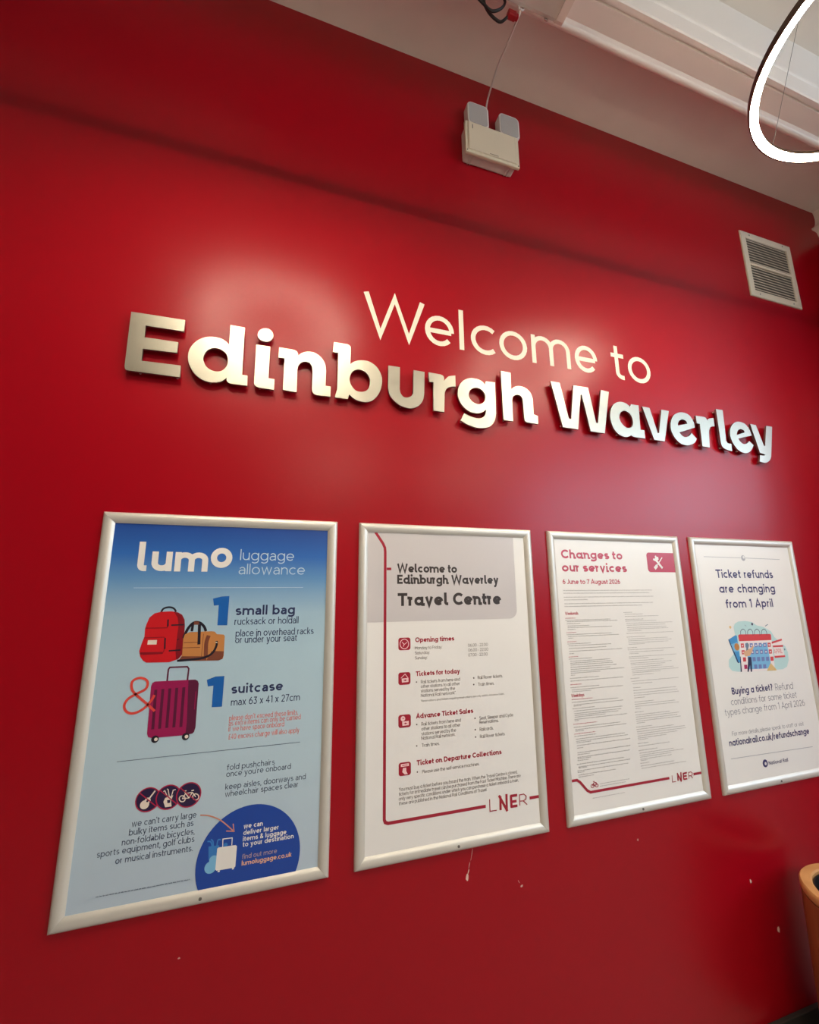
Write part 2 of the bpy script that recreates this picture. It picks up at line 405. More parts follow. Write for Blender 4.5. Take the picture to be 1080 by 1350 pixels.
def union(bm, tmp, y, mi):
    """add the flat outline covered by the strokes in tmp, without doubled faces"""
    tmp.verts.index_update(); K = 1000.0
    vs = [Vector((v.co.x * K, v.co.z * K)) for v in tmp.verts]
    fs = []
    for f in tmp.faces:
        ix = [v.index for v in f.verts]
        for tr in ([ix] if len(ix) != 4 else [ix[:3], [ix[0], ix[2], ix[3]]]):
            ar = sum(vs[tr[i - 1]].x * vs[tr[i]].y - vs[tr[i]].x * vs[tr[i - 1]].y for i in range(len(tr)))
            if abs(ar) > 1e-7: fs.append(tr if ar > 0 else tr[::-1])
    if not fs: return
    V, E_, F, ov, oe, of = delaunay_2d_cdt(vs, [], fs, 1, 1e-5)
    nv = [bm.verts.new((v.x / K, y, v.y / K)) for v in V]
    for f, o in zip(F, of):
        if not o: continue
        try: bm.faces.new([nv[i] for i in f]).material_index = mi
        except ValueError: pass
def smooth2(pts, closed=False):
    if len(pts) < 3: return pts
    P = [Vector((p[0], p[1], 0)) for p in pts]
    return [(q.x, q.y) for q in crom(P, 5)]
def rrect(x0, z0, x1, z1, r, corners='abcd'):
    out = []
    for nme, cx, cz, a in (('a', x0 + r, z0 + r, 180), ('b', x1 - r, z0 + r, 270), ('c', x1 - r, z1 - r, 0), ('d', x0 + r, z1 - r, 90)):
        if nme in corners: out += arc(cx, cz, r, r, a, a + 90, 6)
        else: out.append((cx + (r if a in (270, 0) else -r), cz + (r if a in (0, 90) else -r)))
    return out
def contour(ct, n=5):
    """corner points stay sharp, marked points are joined by a smooth curve"""
    N = len(ct); out = []
    allsm = all(len(p) > 2 for p in ct)
    P = [Vector((p[0], p[1])) for p in ct]; sm = [len(p) > 2 for p in ct]
    for i in range(N):
        a, b, c, d = P[i - 1], P[i], P[(i + 1) % N], P[(i + 2) % N]
        if not (sm[i] or sm[(i + 1) % N]): out.append((b.x, b.y)); continue
        if not sm[i]: a = b
        if not sm[(i + 1) % N]: d = c
        for k in range(n):
            t = k / n
            q = 0.5 * ((2 * b) + (c - a) * t + (2 * a - 5 * b + 4 * c - d) * t * t + (3 * b - a - 3 * c + d) * t ** 3)
            out.append((q.x, q.y))
    return out

# ------------------------------------------------------------------ measured layout (millimetres on the wall or on each frame)
LETTERS = [
["E",[[[80.8,2604.2],[237.7,2606.4],[237.2,2564.4],[125.8,2563.0],[126.7,2521.4],[224.2,2521.8],[223.7,2482.9],[126.1,2480.0],[126.6,2437.8],[238.7,2439.8],[240.0,2398.4],[95.5,2398.6],[89.2,2399.5,1],[84.5,2404.1,1],[82.5,2413.4]]]],
["d",[[[378.3,2541.6],[377.4,2616.5],[424.3,2616.0],[426.3,2437.1],[443.5,2437.0],[444.8,2399.3],[394.2,2399.0],[385.2,2401.7,1],[380.2,2409.2,1],[378.1,2418.3],[365.9,2404.9,1],[345.8,2396.9,1],[315.1,2397.0,1],[286.9,2412.7,1],[266.1,2441.6,1],[257.6,2470.6,1],[259.4,2501.6,1],[273.8,2531.2,1],[296.1,2551.3,1],[321.4,2560.8,1],[349.4,2560.3,1],[367.7,2551.9,1]],[[303.2,2474.5,1],[305.8,2493.5,1],[315.8,2511.1,1],[333.1,2520.5,1],[352.4,2519.4,1],[370.8,2507.2,1],[378.7,2485.6,1],[376.5,2462.2,1],[364.8,2443.7,1],[348.0,2436.4,1],[328.9,2439.0,1],[312.5,2451.5,1]]]],
["i",[[[464.6,2558.6],[511.2,2559.4],[511.7,2438.2],[531.5,2437.0],[531.6,2397.7],[483.9,2398.2],[472.8,2401.9,1],[466.9,2410.2,1],[466.2,2420.5]],[[467.5,2598.4,1],[472.5,2614.7,1],[485.8,2625.3,1],[502.7,2626.5,1],[515.3,2616.6,1],[519.1,2601.8,1],[513.2,2585.2,1],[499.8,2575.7,1],[482.9,2576.4,1],[471.2,2585.1,1]]]],
["n",[[[541.0,2561.9],[588.3,2561.3],[600.1,2558.1,1],[606.3,2548.6,1],[607.4,2540.8],[617.9,2552.4,1],[639.2,2562.5,1],[665.1,2562.2,1],[687.6,2548.3,1],[702.4,2526.2,1],[707.3,2500.1],[707.1,2439.1],[726.0,2438.9],[725.5,2399.8],[676.7,2398.9],[666.7,2402.6,1],[661.2,2413.9,1],[660.5,2424.6],[659.5,2494.5],[655.8,2509.3,1],[646.7,2520.2,1],[632.9,2522.2,1],[619.4,2516.4,1],[610.2,2503.8,1],[606.9,2488.0],[608.0,2399.7],[561.3,2401.3],[561.2,2523.0],[541.0,2522.5]]]],
["b",[[[732.5,2618.8],[782.6,2619.0],[792.0,2613.8,1],[795.6,2601.9,1],[795.1,2539.7],[809.2,2552.2,1],[834.5,2562.1,1],[866.7,2562.1,1],[895.1,2545.0,1],[912.7,2515.4,1],[916.4,2486.0,1],[908.8,2448.2,1],[891.8,2418.5,1],[870.6,2401.2,1],[845.3,2395.9,1],[816.0,2401.2,1],[794.2,2418.0],[789.2,2399.6],[742.4,2398.7],[743.0,2407.1],[749.6,2434.5],[749.3,2577.4],[730.3,2578.1]],[[793.7,2482.7,1],[799.6,2504.0,1],[811.9,2517.4,1],[828.7,2523.4,1],[847.9,2518.7,1],[863.0,2505.1,1],[870.5,2485.7,1],[867.8,2460.3,1],[857.4,2442.9,1],[838.5,2434.7,1],[817.5,2437.0,1],[801.8,2452.6,1],[795.3,2467.2,1]]]],
["u",[[[941.2,2558.9],[986.9,2559.0],[985.7,2468.8],[988.8,2453.0,1],[999.0,2439.3,1],[1012.4,2436.6,1],[1028.2,2442.5,1],[1038.3,2455.6,1],[1040.3,2472.2],[1042.0,2556.3],[1088.0,2555.7],[1084.8,2464.7],[1079.3,2435.7,1],[1064.3,2412.7,1],[1041.4,2398.1,1],[1016.6,2394.8,1],[987.7,2401.0,1],[961.2,2419.2,1],[945.8,2439.9,1],[940.5,2466.6]]]],
["r",[[[1104.5,2556.9],[1155.8,2556.0],[1166.3,2551.4,1],[1169.9,2540.7,1],[1168.6,2529.9],[1179.6,2542.8,1],[1192.0,2554.0,1],[1219.1,2561.3],[1219.1,2513.3],[1198.0,2510.1,1],[1180.8,2499.3,1],[1171.7,2479.7,1],[1170.2,2460.4],[1167.2,2397.4],[1122.6,2398.2],[1124.0,2517.2],[1106.6,2517.3]]]],
["g",[[[1356.2,2557.6],[1397.7,2558.9],[1395.6,2420.7],[1387.3,2387.9,1],[1368.2,2363.8,1],[1337.4,2351.1,1],[1305.0,2349.2,1],[1268.4,2356.7,1],[1235.8,2371.7],[1253.0,2403.3],[1279.6,2393.8,1],[1309.1,2389.3,1],[1329.3,2393.3,1],[1345.0,2406.9,1],[1351.3,2432.0],[1330.4,2417.1,1],[1307.6,2410.8,1],[1275.5,2414.8,1],[1246.8,2435.0,1],[1230.7,2464.1,1],[1228.2,2492.8,1],[1237.5,2523.4,1],[1255.6,2545.9,1],[1283.6,2560.2,1],[1316.5,2561.4,1],[1339.1,2553.9,1],[1351.3,2540.8]],[[1275.8,2487.5,1],[1281.5,2505.5,1],[1294.4,2517.3,1],[1312.3,2522.4,1],[1332.4,2518.0,1],[1347.0,2502.8,1],[1350.8,2486.0,1],[1345.3,2468.0,1],[1329.5,2454.5,1],[1311.8,2451.1,1],[1292.1,2458.2,1],[1279.2,2471.9,1]]]],
["h",[[[1428.2,2616.4],[1474.7,2615.2],[1473.2,2537.9],[1485.8,2551.0,1],[1510.7,2559.9,1],[1540.4,2556.6,1],[1563.9,2539.5,1],[1574.7,2512.6,1],[1575.0,2487.0],[1574.8,2440.2],[1594.7,2435.1],[1593.6,2399.1],[1543.0,2399.5],[1532.5,2403.2,1],[1527.9,2415.1,1],[1527.5,2425.1],[1526.6,2490.6],[1523.5,2508.0,1],[1510.6,2517.9,1],[1494.4,2517.6,1],[1479.3,2506.8,1],[1474.4,2488.4],[1473.5,2397.0],[1429.0,2397.9]]]],
["W",[[[1672.7,2607.0],[1719.0,2606.1],[1752.1,2442.8],[1763.8,2443.2],[1791.5,2605.4],[1870.2,2606.4],[1895.9,2440.9],[1906.3,2441.7],[1940.7,2605.9],[1985.1,2602.4],[1937.8,2396.5],[1862.0,2397.4],[1832.0,2566.5],[1825.9,2566.1],[1795.6,2398.6],[1717.5,2399.8]]]],
["a",[[[2099.4,2544.9],[2106.4,2558.1],[2150.8,2558.5],[2145.3,2436.9],[2168.4,2436.8],[2167.1,2396.5],[2115.4,2396.8],[2097.5,2398.7,1],[2087.2,2403.5],[2071.4,2395.8,1],[2048.5,2391.7,1],[2014.9,2401.4,1],[1990.0,2428.1,1],[1978.9,2464.5,1],[1980.4,2497.2,1],[1993.1,2529.0,1],[2015.0,2551.2,1],[2045.2,2562.0,1],[2077.1,2558.6,1]],[[2029.8,2487.1,1],[2036.5,2504.4,1],[2052.3,2517.5,1],[2072.0,2520.1,1],[2093.2,2509.0,1],[2104.7,2488.3,1],[2105.6,2466.3,1],[2096.3,2446.0,1],[2078.3,2437.3,1],[2058.1,2440.4,1],[2039.7,2455.6,1],[2030.6,2473.6,1]]]],
["v",[[[2172.4,2555.8],[2216.0,2554.8],[2246.9,2432.9],[2255.2,2433.9],[2288.8,2555.3],[2334.0,2554.3],[2283.7,2394.6],[2220.4,2396.7]]]],
["e",[[[2488.9,2488.1],[2485.6,2518.2,1],[2465.4,2547.9,1],[2431.0,2558.2,1],[2394.2,2553.4,1],[2358.5,2531.5,1],[2336.9,2494.3,1],[2333.4,2456.9,1],[2347.6,2424.5,1],[2374.8,2399.2,1],[2408.5,2389.7,1],[2445.1,2395.2,1],[2474.4,2409.6,1],[2491.4,2430.4],[2462.1,2457.2],[2446.2,2441.0,1],[2419.4,2431.2,1],[2398.8,2435.8,1],[2383.8,2451.2]],[[2381.1,2485.3],[2442.8,2502.5],[2435.8,2516.2,1],[2417.3,2521.4,1],[2394.4,2512.8,1],[2382.4,2496.9,1]]]],
["r",[[[2506.5,2552.0],[2555.0,2552.7],[2571.6,2549.5,1],[2579.7,2536.8],[2595.5,2548.3,1],[2625.8,2555.0],[2624.7,2511.2],[2598.4,2505.1,1],[2583.3,2485.6,1],[2578.8,2470.4],[2569.0,2393.5],[2521.4,2395.6],[2526.3,2511.3],[2506.8,2513.7]]]],
["l",[[[2653.0,2606.9],[2699.6,2606.4],[2690.1,2441.2],[2697.8,2430.2,1],[2723.0,2428.0],[2720.1,2389.2],[2686.3,2393.6,1],[2658.1,2405.4,1],[2650.7,2425.2]]]],
["e",[[[2880.5,2490.9],[2872.3,2518.9,1],[2850.2,2547.1,1],[2811.9,2556.7,1],[2778.6,2550.8,1],[2746.1,2528.6,1],[2726.7,2493.1,1],[2726.8,2457.1,1],[2743.0,2423.0,1],[2772.5,2396.2,1],[2814.3,2388.3,1],[2854.0,2404.2,1],[2882.0,2437.3],[2856.5,2457.1],[2834.4,2441.4,1],[2809.3,2437.0,1],[2788.0,2448.6,1],[2779.2,2462.8]],[[2772.2,2481.3],[2833.6,2502.2],[2826.5,2513.6,1],[2803.0,2516.4,1],[2781.6,2502.4,1]]]],
["y",[[[2884.5,2554.3],[2925.5,2553.0],[2959.7,2442.2],[2968.3,2443.1],[3004.5,2557.4],[3049.1,2558.2],[2999.9,2387.9],[2984.7,2366.9,1],[2960.3,2352.6,1],[2938.8,2348.9,1],[2906.7,2352.0],[2917.6,2387.4],[2944.0,2387.5,1],[2958.2,2394.9],[2920.6,2399.8]]]]]
VINYLS = [
["W",846.2,1100.9,2699.4,2878.7],
["e",1102.8,1227.8,2697.5,2835.6],
["l",1253.3,1275.7,2698.5,2884.9],
["c",1308.0,1428.3,2694.9,2833.5],
["o",1443.4,1580.6,2695.5,2832.9],
["m",1605.1,1807.9,2698.7,2838.6],
["e",1835.7,1957.2,2697.6,2834.0],
["t",2043.7,2120.9,2693.7,2867.3],
["o",2141.2,2277.9,2693.8,2830.2]]
PRINT = {1: [
["t","logo","white","l",102.7,898.1,24.0,60.9,0.29,"lner"],
["t","logo","white","u",138.2,898.8,56.1,58.9,0.29,"geo"],
["t","logo","white","m",201.4,898.2,92.2,59.0,0.29,"geo"],
["t","logo","white","o",301.0,910.4,61.6,62.8,0.29,"geo"],
["t","heading","pale","luggage",386.1,935.7,165.8,24.0,0.125,"geo"],
["t","heading","pale","allowance",384.6,891.0,204.0,23.1,0.125,"geo"],
["s","heading","pale",1.44,[[99.5,849.2],[585.4,849.1]],0,0],
["p","numeral","blue",[[316.6,815.8],[341.0,822.3],[362.6,823.2],[362.3,734.9],[334.6,735.7],[334.0,796.2],[320.4,794.7]]],
["t","allowance_text","navy","small bag",383.7,764.7,178.5,20.9,0.26,"geo"],
["t","allowance_text","navy","rucksack or holdall",383.1,735.4,191.5,15.2,0.15,"geo"],
["t","allowance_text","navy","place in overhead racks",388.7,700.4,235.1,14.8,0.16,"geo"],
["t","allowance_text","navy","or under your seat",388.7,680.7,183.7,14.7,0.16,"geo"],
["p","second_numeral","blue",[[317.2,578.8],[340.2,586.9],[365.0,586.9],[364.4,500.6],[336.5,501.3],[336.5,561.7],[321.7,559.9]]],
["t","allowance_text","navy","suitcase",387.4,534.8,149.0,19.5,0.26,"geo"],
["t","allowance_text","navy","max 63 x 41 x 27cm",388.8,501.0,199.9,14.6,0.16,"geo"],
["t","warning_text","coral","please don't exceed these limits,",386.9,459.7,198.5,10.6,0.15,"geo"],
["t","warning_text","coral","as extra items can only be carried",386.7,445.4,206.7,10.5,0.15,"geo"],
["t","warning_text","coral","if we have space onboard",386.8,429.6,158.1,10.4,0.15,"geo"],
["t","warning_text","coral","£40 excess charge will also apply",388.4,408.0,202.5,10.4,0.15,"geo"],
["s","rules_text","slate",1.27,[[108.4,380.4],[594.9,379.8]],0,0],
["t","rules_text","slate","fold pushchairs",390.2,325.3,132.4,11.0,0.16,"geo"],
["t","rules_text","slate","once you're onboard",389.7,307.6,180.6,11.0,0.16,"geo"],
["t","rules_text","slate","keep aisles, doorways and",389.4,274.2,226.2,10.9,0.16,"geo"],
["t","rules_text","slate","wheelchair spaces clear",390.0,255.4,204.8,10.8,0.16,"geo"],
["t","rules_text","slate","we can't carry large",160.5,213.6,157.9,11.2,0.165,"geo"],
["t","rules_text","slate","bulky items such as",156.1,193.5,156.5,11.1,0.165,"geo"],
["t","rules_text","slate","non-foldable bicycles,",141.8,172.4,175.5,11.0,0.165,"geo"],
["t","rules_text","slate","sports equipment, golf clubs",87.3,153.1,231.0,10.9,0.165,"geo"],
["t","rules_text","slate","or musical instruments.",131.2,130.9,185.2,10.9,0.165,"geo"],
["s","backpack_picture","ink",4.97,[[178.2,777.2],[182.3,786.9],[192.3,791.6],[204.2,791.4],[213.1,786.3],[217.5,778.0]],0,1],
["p","backpack_picture","red",[[177.1,778.8],[161.3,774.9],[149.3,763.3],[143.4,744.2],[140.9,731.6],[141.6,709.4],[136.4,690.8],[132.3,669.1],[136.7,653.4],[144.0,643.1],[153.2,636.5],[212.5,634.6],[235.4,642.2],[244.8,654.4],[245.7,696.0],[245.1,738.1],[242.8,754.5],[234.8,769.5],[223.6,776.3],[205.3,779.9]]],
["p","backpack_picture","darkred",[[211.4,778.8],[223.6,776.3],[234.8,769.5],[242.8,754.5],[245.1,738.1],[245.7,696.0],[244.8,654.4],[236.8,643.7],[230.2,640.9],[226.0,668.0],[226.8,706.3],[227.9,738.6],[223.4,761.5]]],
["s","backpack_picture","darkred",2.45,[[141.6,733.1],[197.7,732.4],[200.6,739.4],[198.4,757.3]],0,0],
["s","backpack_picture","darkred",2.07,[[142.4,659.3],[191.3,659.5],[195.6,666.2],[197.1,701.0],[192.8,706.0],[140.6,705.7]],0,0],
["p","backpack_picture","darkred",[[133.5,665.9],[192.2,664.8],[194.2,659.3],[143.8,659.3],[135.2,659.7]]],
["s","backpack_picture","ink",4.1,[[198.5,756.3],[199.4,736.2]],0,0],
["s","backpack_picture","ink",4.04,[[195.6,703.6],[197.4,672.4]],0,0],
["s","backpack_picture","ink",4.04,[[208.3,739.8],[241.9,740.2]],0,0],
["s","backpack_picture","ink",4.28,[[208.2,666.6],[239.2,667.4]],0,0],
["p","backpack_picture","cream",[[151.3,699.0],[175.0,698.7],[174.8,686.0],[151.1,686.4]]],
["s","backpack_picture","ink",1.86,[[227.7,696.6],[233.4,699.6]],0,0],
["s","holdall_picture","ink",7.46,[[244.7,700.8],[252.3,724.9],[263.1,740.9],[273.4,746.5],[285.9,744.2],[297.6,733.3],[304.0,719.3]],0,1],
["p","holdall_picture","tan",[[243.9,699.2],[247.3,712.0],[258.9,718.1],[319.0,718.8],[328.5,717.5],[335.3,709.6],[354.4,707.7],[357.9,703.2],[358.9,645.6],[356.4,636.7],[345.7,632.7],[234.5,636.5],[241.1,645.1],[244.8,654.4]]],
["p","holdall_picture","brown",[[324.3,660.9],[358.2,658.7],[357.5,642.5],[354.8,636.1],[345.7,632.7],[311.5,634.4]]],
["s","holdall_picture","brown",11.08,[[312.7,706.5],[307.7,683.8],[309.4,641.6]],0,1],
["s","holdall_picture","brown",1.63,[[297.7,711.9],[297.4,639.0]],0,0],
["s","holdall_picture","brown",1.86,[[246.4,687.9],[284.3,688.0]],0,0],
["s","holdall_picture","brown",1.86,[[244.6,673.5],[291.6,672.8]],0,0],
["p","holdall_picture","brown",[[245.2,649.6],[310.6,646.4],[311.5,634.4],[235.9,637.1],[241.1,645.1]]],
["s","holdall_picture","ink",6.95,[[265.4,720.5],[266.7,742.4]],0,0],
["s","holdall_picture","ink",8.21,[[287.6,681.4],[284.7,740.3]],0,0],
["s","holdall_picture","brown",9.62,[[269.0,744.0],[282.9,743.6]],0,0],
["s","holdall_picture","ink",6.41,[[335.3,689.2],[336.8,677.7],[328.3,656.9],[310.7,644.8],[283.6,639.7],[232.9,637.6]],0,1],
["s","holdall_picture","cream",1.95,[[333.0,686.0],[338.2,684.2]],0,0],
["s","suitcase_picture","plum",4.21,[[211.9,581.9],[212.4,614.4],[215.7,620.2],[261.6,619.5],[266.0,613.5],[265.2,580.9]],0,0],
["p","suitcase_picture","magenta",[[180.1,583.4],[174.7,579.8],[171.9,570.8],[174.4,445.4],[177.5,436.4],[187.7,432.1],[273.1,431.8],[290.5,434.0],[294.6,438.1],[297.4,449.9],[296.3,570.1],[292.9,578.2],[285.7,581.8]]],
["p","suitcase_picture","plum",[[267.8,581.4],[285.7,581.8],[292.9,578.2],[296.3,570.1],[297.4,449.9],[294.6,438.1],[290.5,434.0],[272.0,432.0],[273.3,464.2]]],
["s","suitcase_picture","plum",7.53,[[185.1,560.8],[187.4,455.0]],0,0],
["s","suitcase_picture","plum",7.4,[[203.1,561.6],[204.5,455.1]],0,0],
["s","suitcase_picture","plum",7.53,[[221.0,561.9],[222.7,455.5]],0,0],
["s","suitcase_picture","plum",7.65,[[239.0,562.2],[240.7,455.3]],0,0],
["s","suitcase_picture","plum",7.79,[[257.5,562.5],[258.7,454.5]],0,0],
["s","suitcase_picture","magenta",2.18,[[290.5,548.6],[290.4,499.2]],0,0],
["c","suitcase_picture","ink",195.8,428.4,9.5],
["c","suitcase_picture","cream",198.1,428.1,4.5],
["c","suitcase_picture","ink",273.5,427.6,9.7],
["c","suitcase_picture","cream",275.8,427.4,4.7],
["s","ampersand","coralred",6.52,[[187.8,503.3],[167.6,522.9],[132.2,555.5],[123.6,571.1],[123.5,586.2],[132.4,593.8],[144.9,595.4],[158.2,589.1],[163.0,577.5],[157.9,563.6],[136.6,552.8],[118.4,541.6],[110.5,526.0],[114.8,510.9],[128.0,502.4],[144.4,504.0],[160.2,513.0],[170.3,524.2],[178.9,537.0],[182.8,546.7]],0,1],
["c","prohibited_items_picture","rose",193.3,275.8,30.8],
["c","prohibited_items_picture","inknavy",193.3,275.8,28.0],
["c","prohibited_items_picture","rose",243.4,275.1,31.6],
["c","prohibited_items_picture","inknavy",243.4,275.1,28.7],
["c","prohibited_items_picture","rose",294.6,274.1,32.3],
["c","prohibited_items_picture","inknavy",294.6,274.1,29.4],
["c","prohibited_items_picture","cream",186.3,264.3,11.1],
["c","prohibited_items_picture","cream",192.7,273.7,7.3],
["s","prohibited_items_picture","cream",3.6,[[193.5,274.4],[209.1,296.0]],0,0],
["c","prohibited_items_picture","inknavy",192.3,272.3,2.8],
["p","prohibited_items_picture","cream",[[235.5,274.2],[255.1,278.6],[250.8,265.1],[253.5,250.7],[237.6,250.7],[231.9,264.9]]],
["s","prohibited_items_picture","cream",2.26,[[241.5,274.8],[232.9,292.9],[229.5,291.1]],0,0],
["s","prohibited_items_picture","cream",2.3,[[245.6,275.7],[241.1,294.6],[238.1,296.4]],0,0],
["s","prohibited_items_picture","cream",2.3,[[251.0,277.8],[254.0,291.5],[260.1,292.1]],0,0],
["p","prohibited_items_picture","inknavy",[[240.8,267.9],[249.1,268.1],[249.0,260.3],[242.3,260.1]]],
["s","prohibited_items_picture","cream",2.63,[[286.5,265.3],[286.0,262.0],[284.1,259.6],[281.1,258.6],[277.7,259.0],[274.5,260.9],[272.1,263.9],[271.0,267.4],[271.5,270.6],[273.4,273.1],[276.4,274.1],[279.8,273.7],[283.1,271.7],[285.4,268.7]],1,0],
["s","prohibited_items_picture","cream",2.63,[[320.9,265.4],[320.4,262.1],[318.4,259.7],[315.4,258.7],[311.9,259.1],[308.6,261.1],[306.2,264.1],[305.1,267.6],[305.6,270.9],[307.6,273.3],[310.6,274.4],[314.1,273.9],[317.4,272.0],[319.8,268.9]],1,0],
["s","prohibited_items_picture","cream",2.25,[[278.8,266.3],[286.2,278.7],[303.3,279.3],[313.0,266.5]],0,0],
["s","prohibited_items_picture","cream",2.34,[[286.2,278.7],[295.8,266.0],[303.3,279.3]],0,0],
["s","prohibited_items_picture","cream",2.34,[[282.8,284.9],[286.9,277.7]],0,0],
["s","prohibited_items_picture","cream",2.29,[[281.4,285.0],[287.9,285.6]],0,0],
["s","prohibited_items_picture","cream",2.34,[[300.6,283.9],[307.2,284.5]],0,0],
["s","prohibited_items_picture","cream",2.25,[[278.8,266.3],[295.8,266.0]],0,0],
["s","prohibited_items_picture","rose",2.54,[[170.7,296.1],[216.0,255.4]],0,0],
["s","prohibited_items_picture","rose",2.58,[[220.4,295.7],[266.5,254.5]],0,0],
["s","prohibited_items_picture","rose",2.58,[[271.2,295.0],[318.1,253.2]],0,0],
["clip","delivery_panel","royal",466.9,85.3,139.9],
["s","delivery_panel","salmon",2.94,[[328.6,217.9],[353.5,212.4],[384.3,196.0],[417.4,165.9]],0,1],
["s","delivery_panel","salmon",2.66,[[417.0,183.0],[420.6,163.2],[399.7,167.4]],0,0],
["p","delivery_panel","sky",[[356.1,135.5],[383.9,134.1],[383.7,91.9],[358.7,102.4]]],
["s","delivery_panel","sky",3.27,[[366.2,130.7],[361.8,145.5],[352.5,148.6]],0,1],
["s","delivery_panel","sky",3.28,[[368.7,131.9],[366.7,146.3],[361.3,152.5]],0,1],
["s","delivery_panel","sky",3.28,[[377.6,130.4],[379.6,147.4],[387.2,147.7]],0,1],
["c","delivery_panel","skylight",365.0,82.8,15.2],
["c","delivery_panel","skylight",371.8,99.6,11.4],
["s","delivery_panel","white",2.29,[[393.2,127.8],[392.4,148.2],[417.0,147.4],[417.0,128.7]],0,0],
["c","delivery_panel","sky",400.5,132.3,5.4],
["p","delivery_panel","white",[[382.6,128.9],[427.4,127.6],[431.0,124.2],[430.0,73.9],[426.8,71.3],[381.0,72.0],[378.1,75.6],[379.2,126.4]]],
["p","delivery_panel","white",[[384.3,71.4],[390.1,71.3],[389.7,67.7],[384.5,67.7]]],
["p","delivery_panel","white",[[421.2,71.1],[426.8,71.3],[426.4,67.7],[421.8,67.6]]],
["t","delivery_panel","white","we can",446.1,166.2,51.7,8.9,0.24,"geo"],
["t","delivery_panel","white","deliver larger",446.1,149.7,97.3,8.8,0.24,"geo"],
["t","delivery_panel","white","items & luggage",446.0,133.8,119.6,8.9,0.24,"geo"],
["t","delivery_panel","white","to your destination",446.4,119.6,140.3,8.8,0.24,"geo"],
["t","delivery_panel","sand","find out more",446.6,88.9,94.6,8.7,0.16,"geo"],
["t","delivery_panel","peach","lumoluggage.co.uk",446.7,72.7,136.0,8.7,0.24,"geo"],
["greek","small_print","slate",96.2,61.7,219.2,3.4]],
2: [
["panel","heading_panel","grey",25,731.5,612.7,1052,32],
["t","heading","char","Welcome to",138.6,900.9,230.5,21.8,0.31,"lner"],
["t","heading","char","Edinburgh Waverley",138.5,860.6,401.0,22.6,0.32,"lner"],
["t","heading","char","Travel Centre",140.2,784.4,407.3,31.2,0.33,"lner"],
["s","route_line","crimson",9.6,[[58.7,1041.8],[85.9,1002.9],[93.4,986.8],[94.7,971.9],[94.7,126.2],[97.7,118.2],[106.7,114.2],[450.3,114.2]],0,0],
["s","route_line","crimson",9.6,[[622.2,115.9],[670,115.9]],0,0],
["s","route_line","crimson",9,[[100.4,912.7],[117.0,912.8]],0,0],
["panel","clock_icon","crimson",142.3,635.9,185.8,677.2,8,1],
["s","clock_icon","pink",2.64,[[179.2,655.6],[178.6,651.5],[177.0,647.7],[174.5,644.5],[171.3,642.1],[167.6,640.7],[163.6,640.4],[159.6,641.1],[155.9,642.8],[152.7,645.5],[150.2,648.9],[148.7,652.7],[148.2,656.9],[148.7,660.9],[150.3,664.7],[152.8,667.9],[156.0,670.3],[159.7,671.8],[163.7,672.2],[167.7,671.5],[171.5,669.7],[174.7,667.1],[177.1,663.7],[178.7,659.7]],1,0],
["s","clock_icon","pink",2.2,[[155.9,662.4],[163.2,654.6],[173.3,661.7]],0,0],
["s","clock_icon","pink",2.18,[[163.2,654.6],[159.5,647.6]],0,0],
["panel","wallet_icon","crimson",142.0,523.7,184.8,563.6,8,1],
["s","wallet_icon","pink",2.13,[[150.9,545.3],[165.8,557.8],[177.0,543.6]],0,0],
["p","wallet_icon","pink",[[153.6,543.9],[177.9,544.8],[177.8,531.8],[154.5,530.9]]],
["s","wallet_icon","crimson",1.68,[[159.9,537.8],[172.4,538.2]],0,0],
["c","wallet_icon","crimson",166.1,537.8,2.7],
["panel","ticket_icon","crimson",141.6,389.5,185.0,429.5,8,1],
["c","ticket_icon","pink",157.5,417.3,7.9],
["s","ticket_icon","crimson",1.66,[[155.7,419.4],[158.4,416.8],[161.9,418.9]],0,0],
["p","ticket_icon","pink",[[154.8,408.5],[177.8,408.8],[177.7,395.5],[155.6,395.2]]],
["s","ticket_icon","crimson",1.66,[[160.5,401.8],[172.4,402.2]],0,0],
["c","ticket_icon","crimson",166.2,402.0,2.7],
["t","opening_times_text","crimson","Opening times",203.2,660.6,146.9,11.2,0.3,"lner"],
["t","opening_times_text","brown2","Monday to Friday:",202.0,636.0,101.2,7.2,0.15,"lner"],
["t","opening_times_text","brown2","Saturday:",201.8,619.8,54.5,7.1,0.15,"lner"],
["t","opening_times_text","brown2","Sunday:",201.6,603.4,45.9,7.1,0.15,"lner"],
["t","opening_times_text","brown2","06.00 - 22.00",403.8,636.6,79.8,7.4,0.15,"lner"],
["t","opening_times_text","brown2","06.00 - 22.00",404.2,619.8,80.1,7.5,0.15,"lner"],
["t","opening_times_text","brown2","07.00 - 22.00",403.6,603.0,77.3,7.5,0.15,"lner"],
["t","ticket_text","crimson","Tickets for today",204.3,548.8,164.2,10.8,0.3,"lner"],
["t","ticket_text","brown2","Rail tickets from here and",222.3,523.9,146.4,7.5,0.15,"lner"],
["t","ticket_text","brown2","other stations to all other",222.1,509.2,145.1,7.4,0.15,"lner"],
["t","ticket_text","brown2","stations served by the",221.9,494.8,126.5,7.4,0.15,"lner"],
["t","ticket_text","brown2","National Rail network*.",221.7,480.2,130.1,7.3,0.15,"lner"],
["t","ticket_text","brown2","Rail Rover tickets.",437.8,524.0,100.5,7.8,0.15,"lner"],
["t","ticket_text","brown2","Train times.",437.8,501.0,64.7,7.7,0.15,"lner"],
["t","ticket_text","brown2","*Reservations and tickets requiring reservations are only sold in Advance Sales.",221.5,464.6,320.1,4.5,0.14,"lner"],
["c","ticket_text","brown2",206.3,529.5,2.3],
["c","ticket_text","brown2",422.0,529.0,2.5],
["c","ticket_text","brown2",421.1,506.9,2.5],
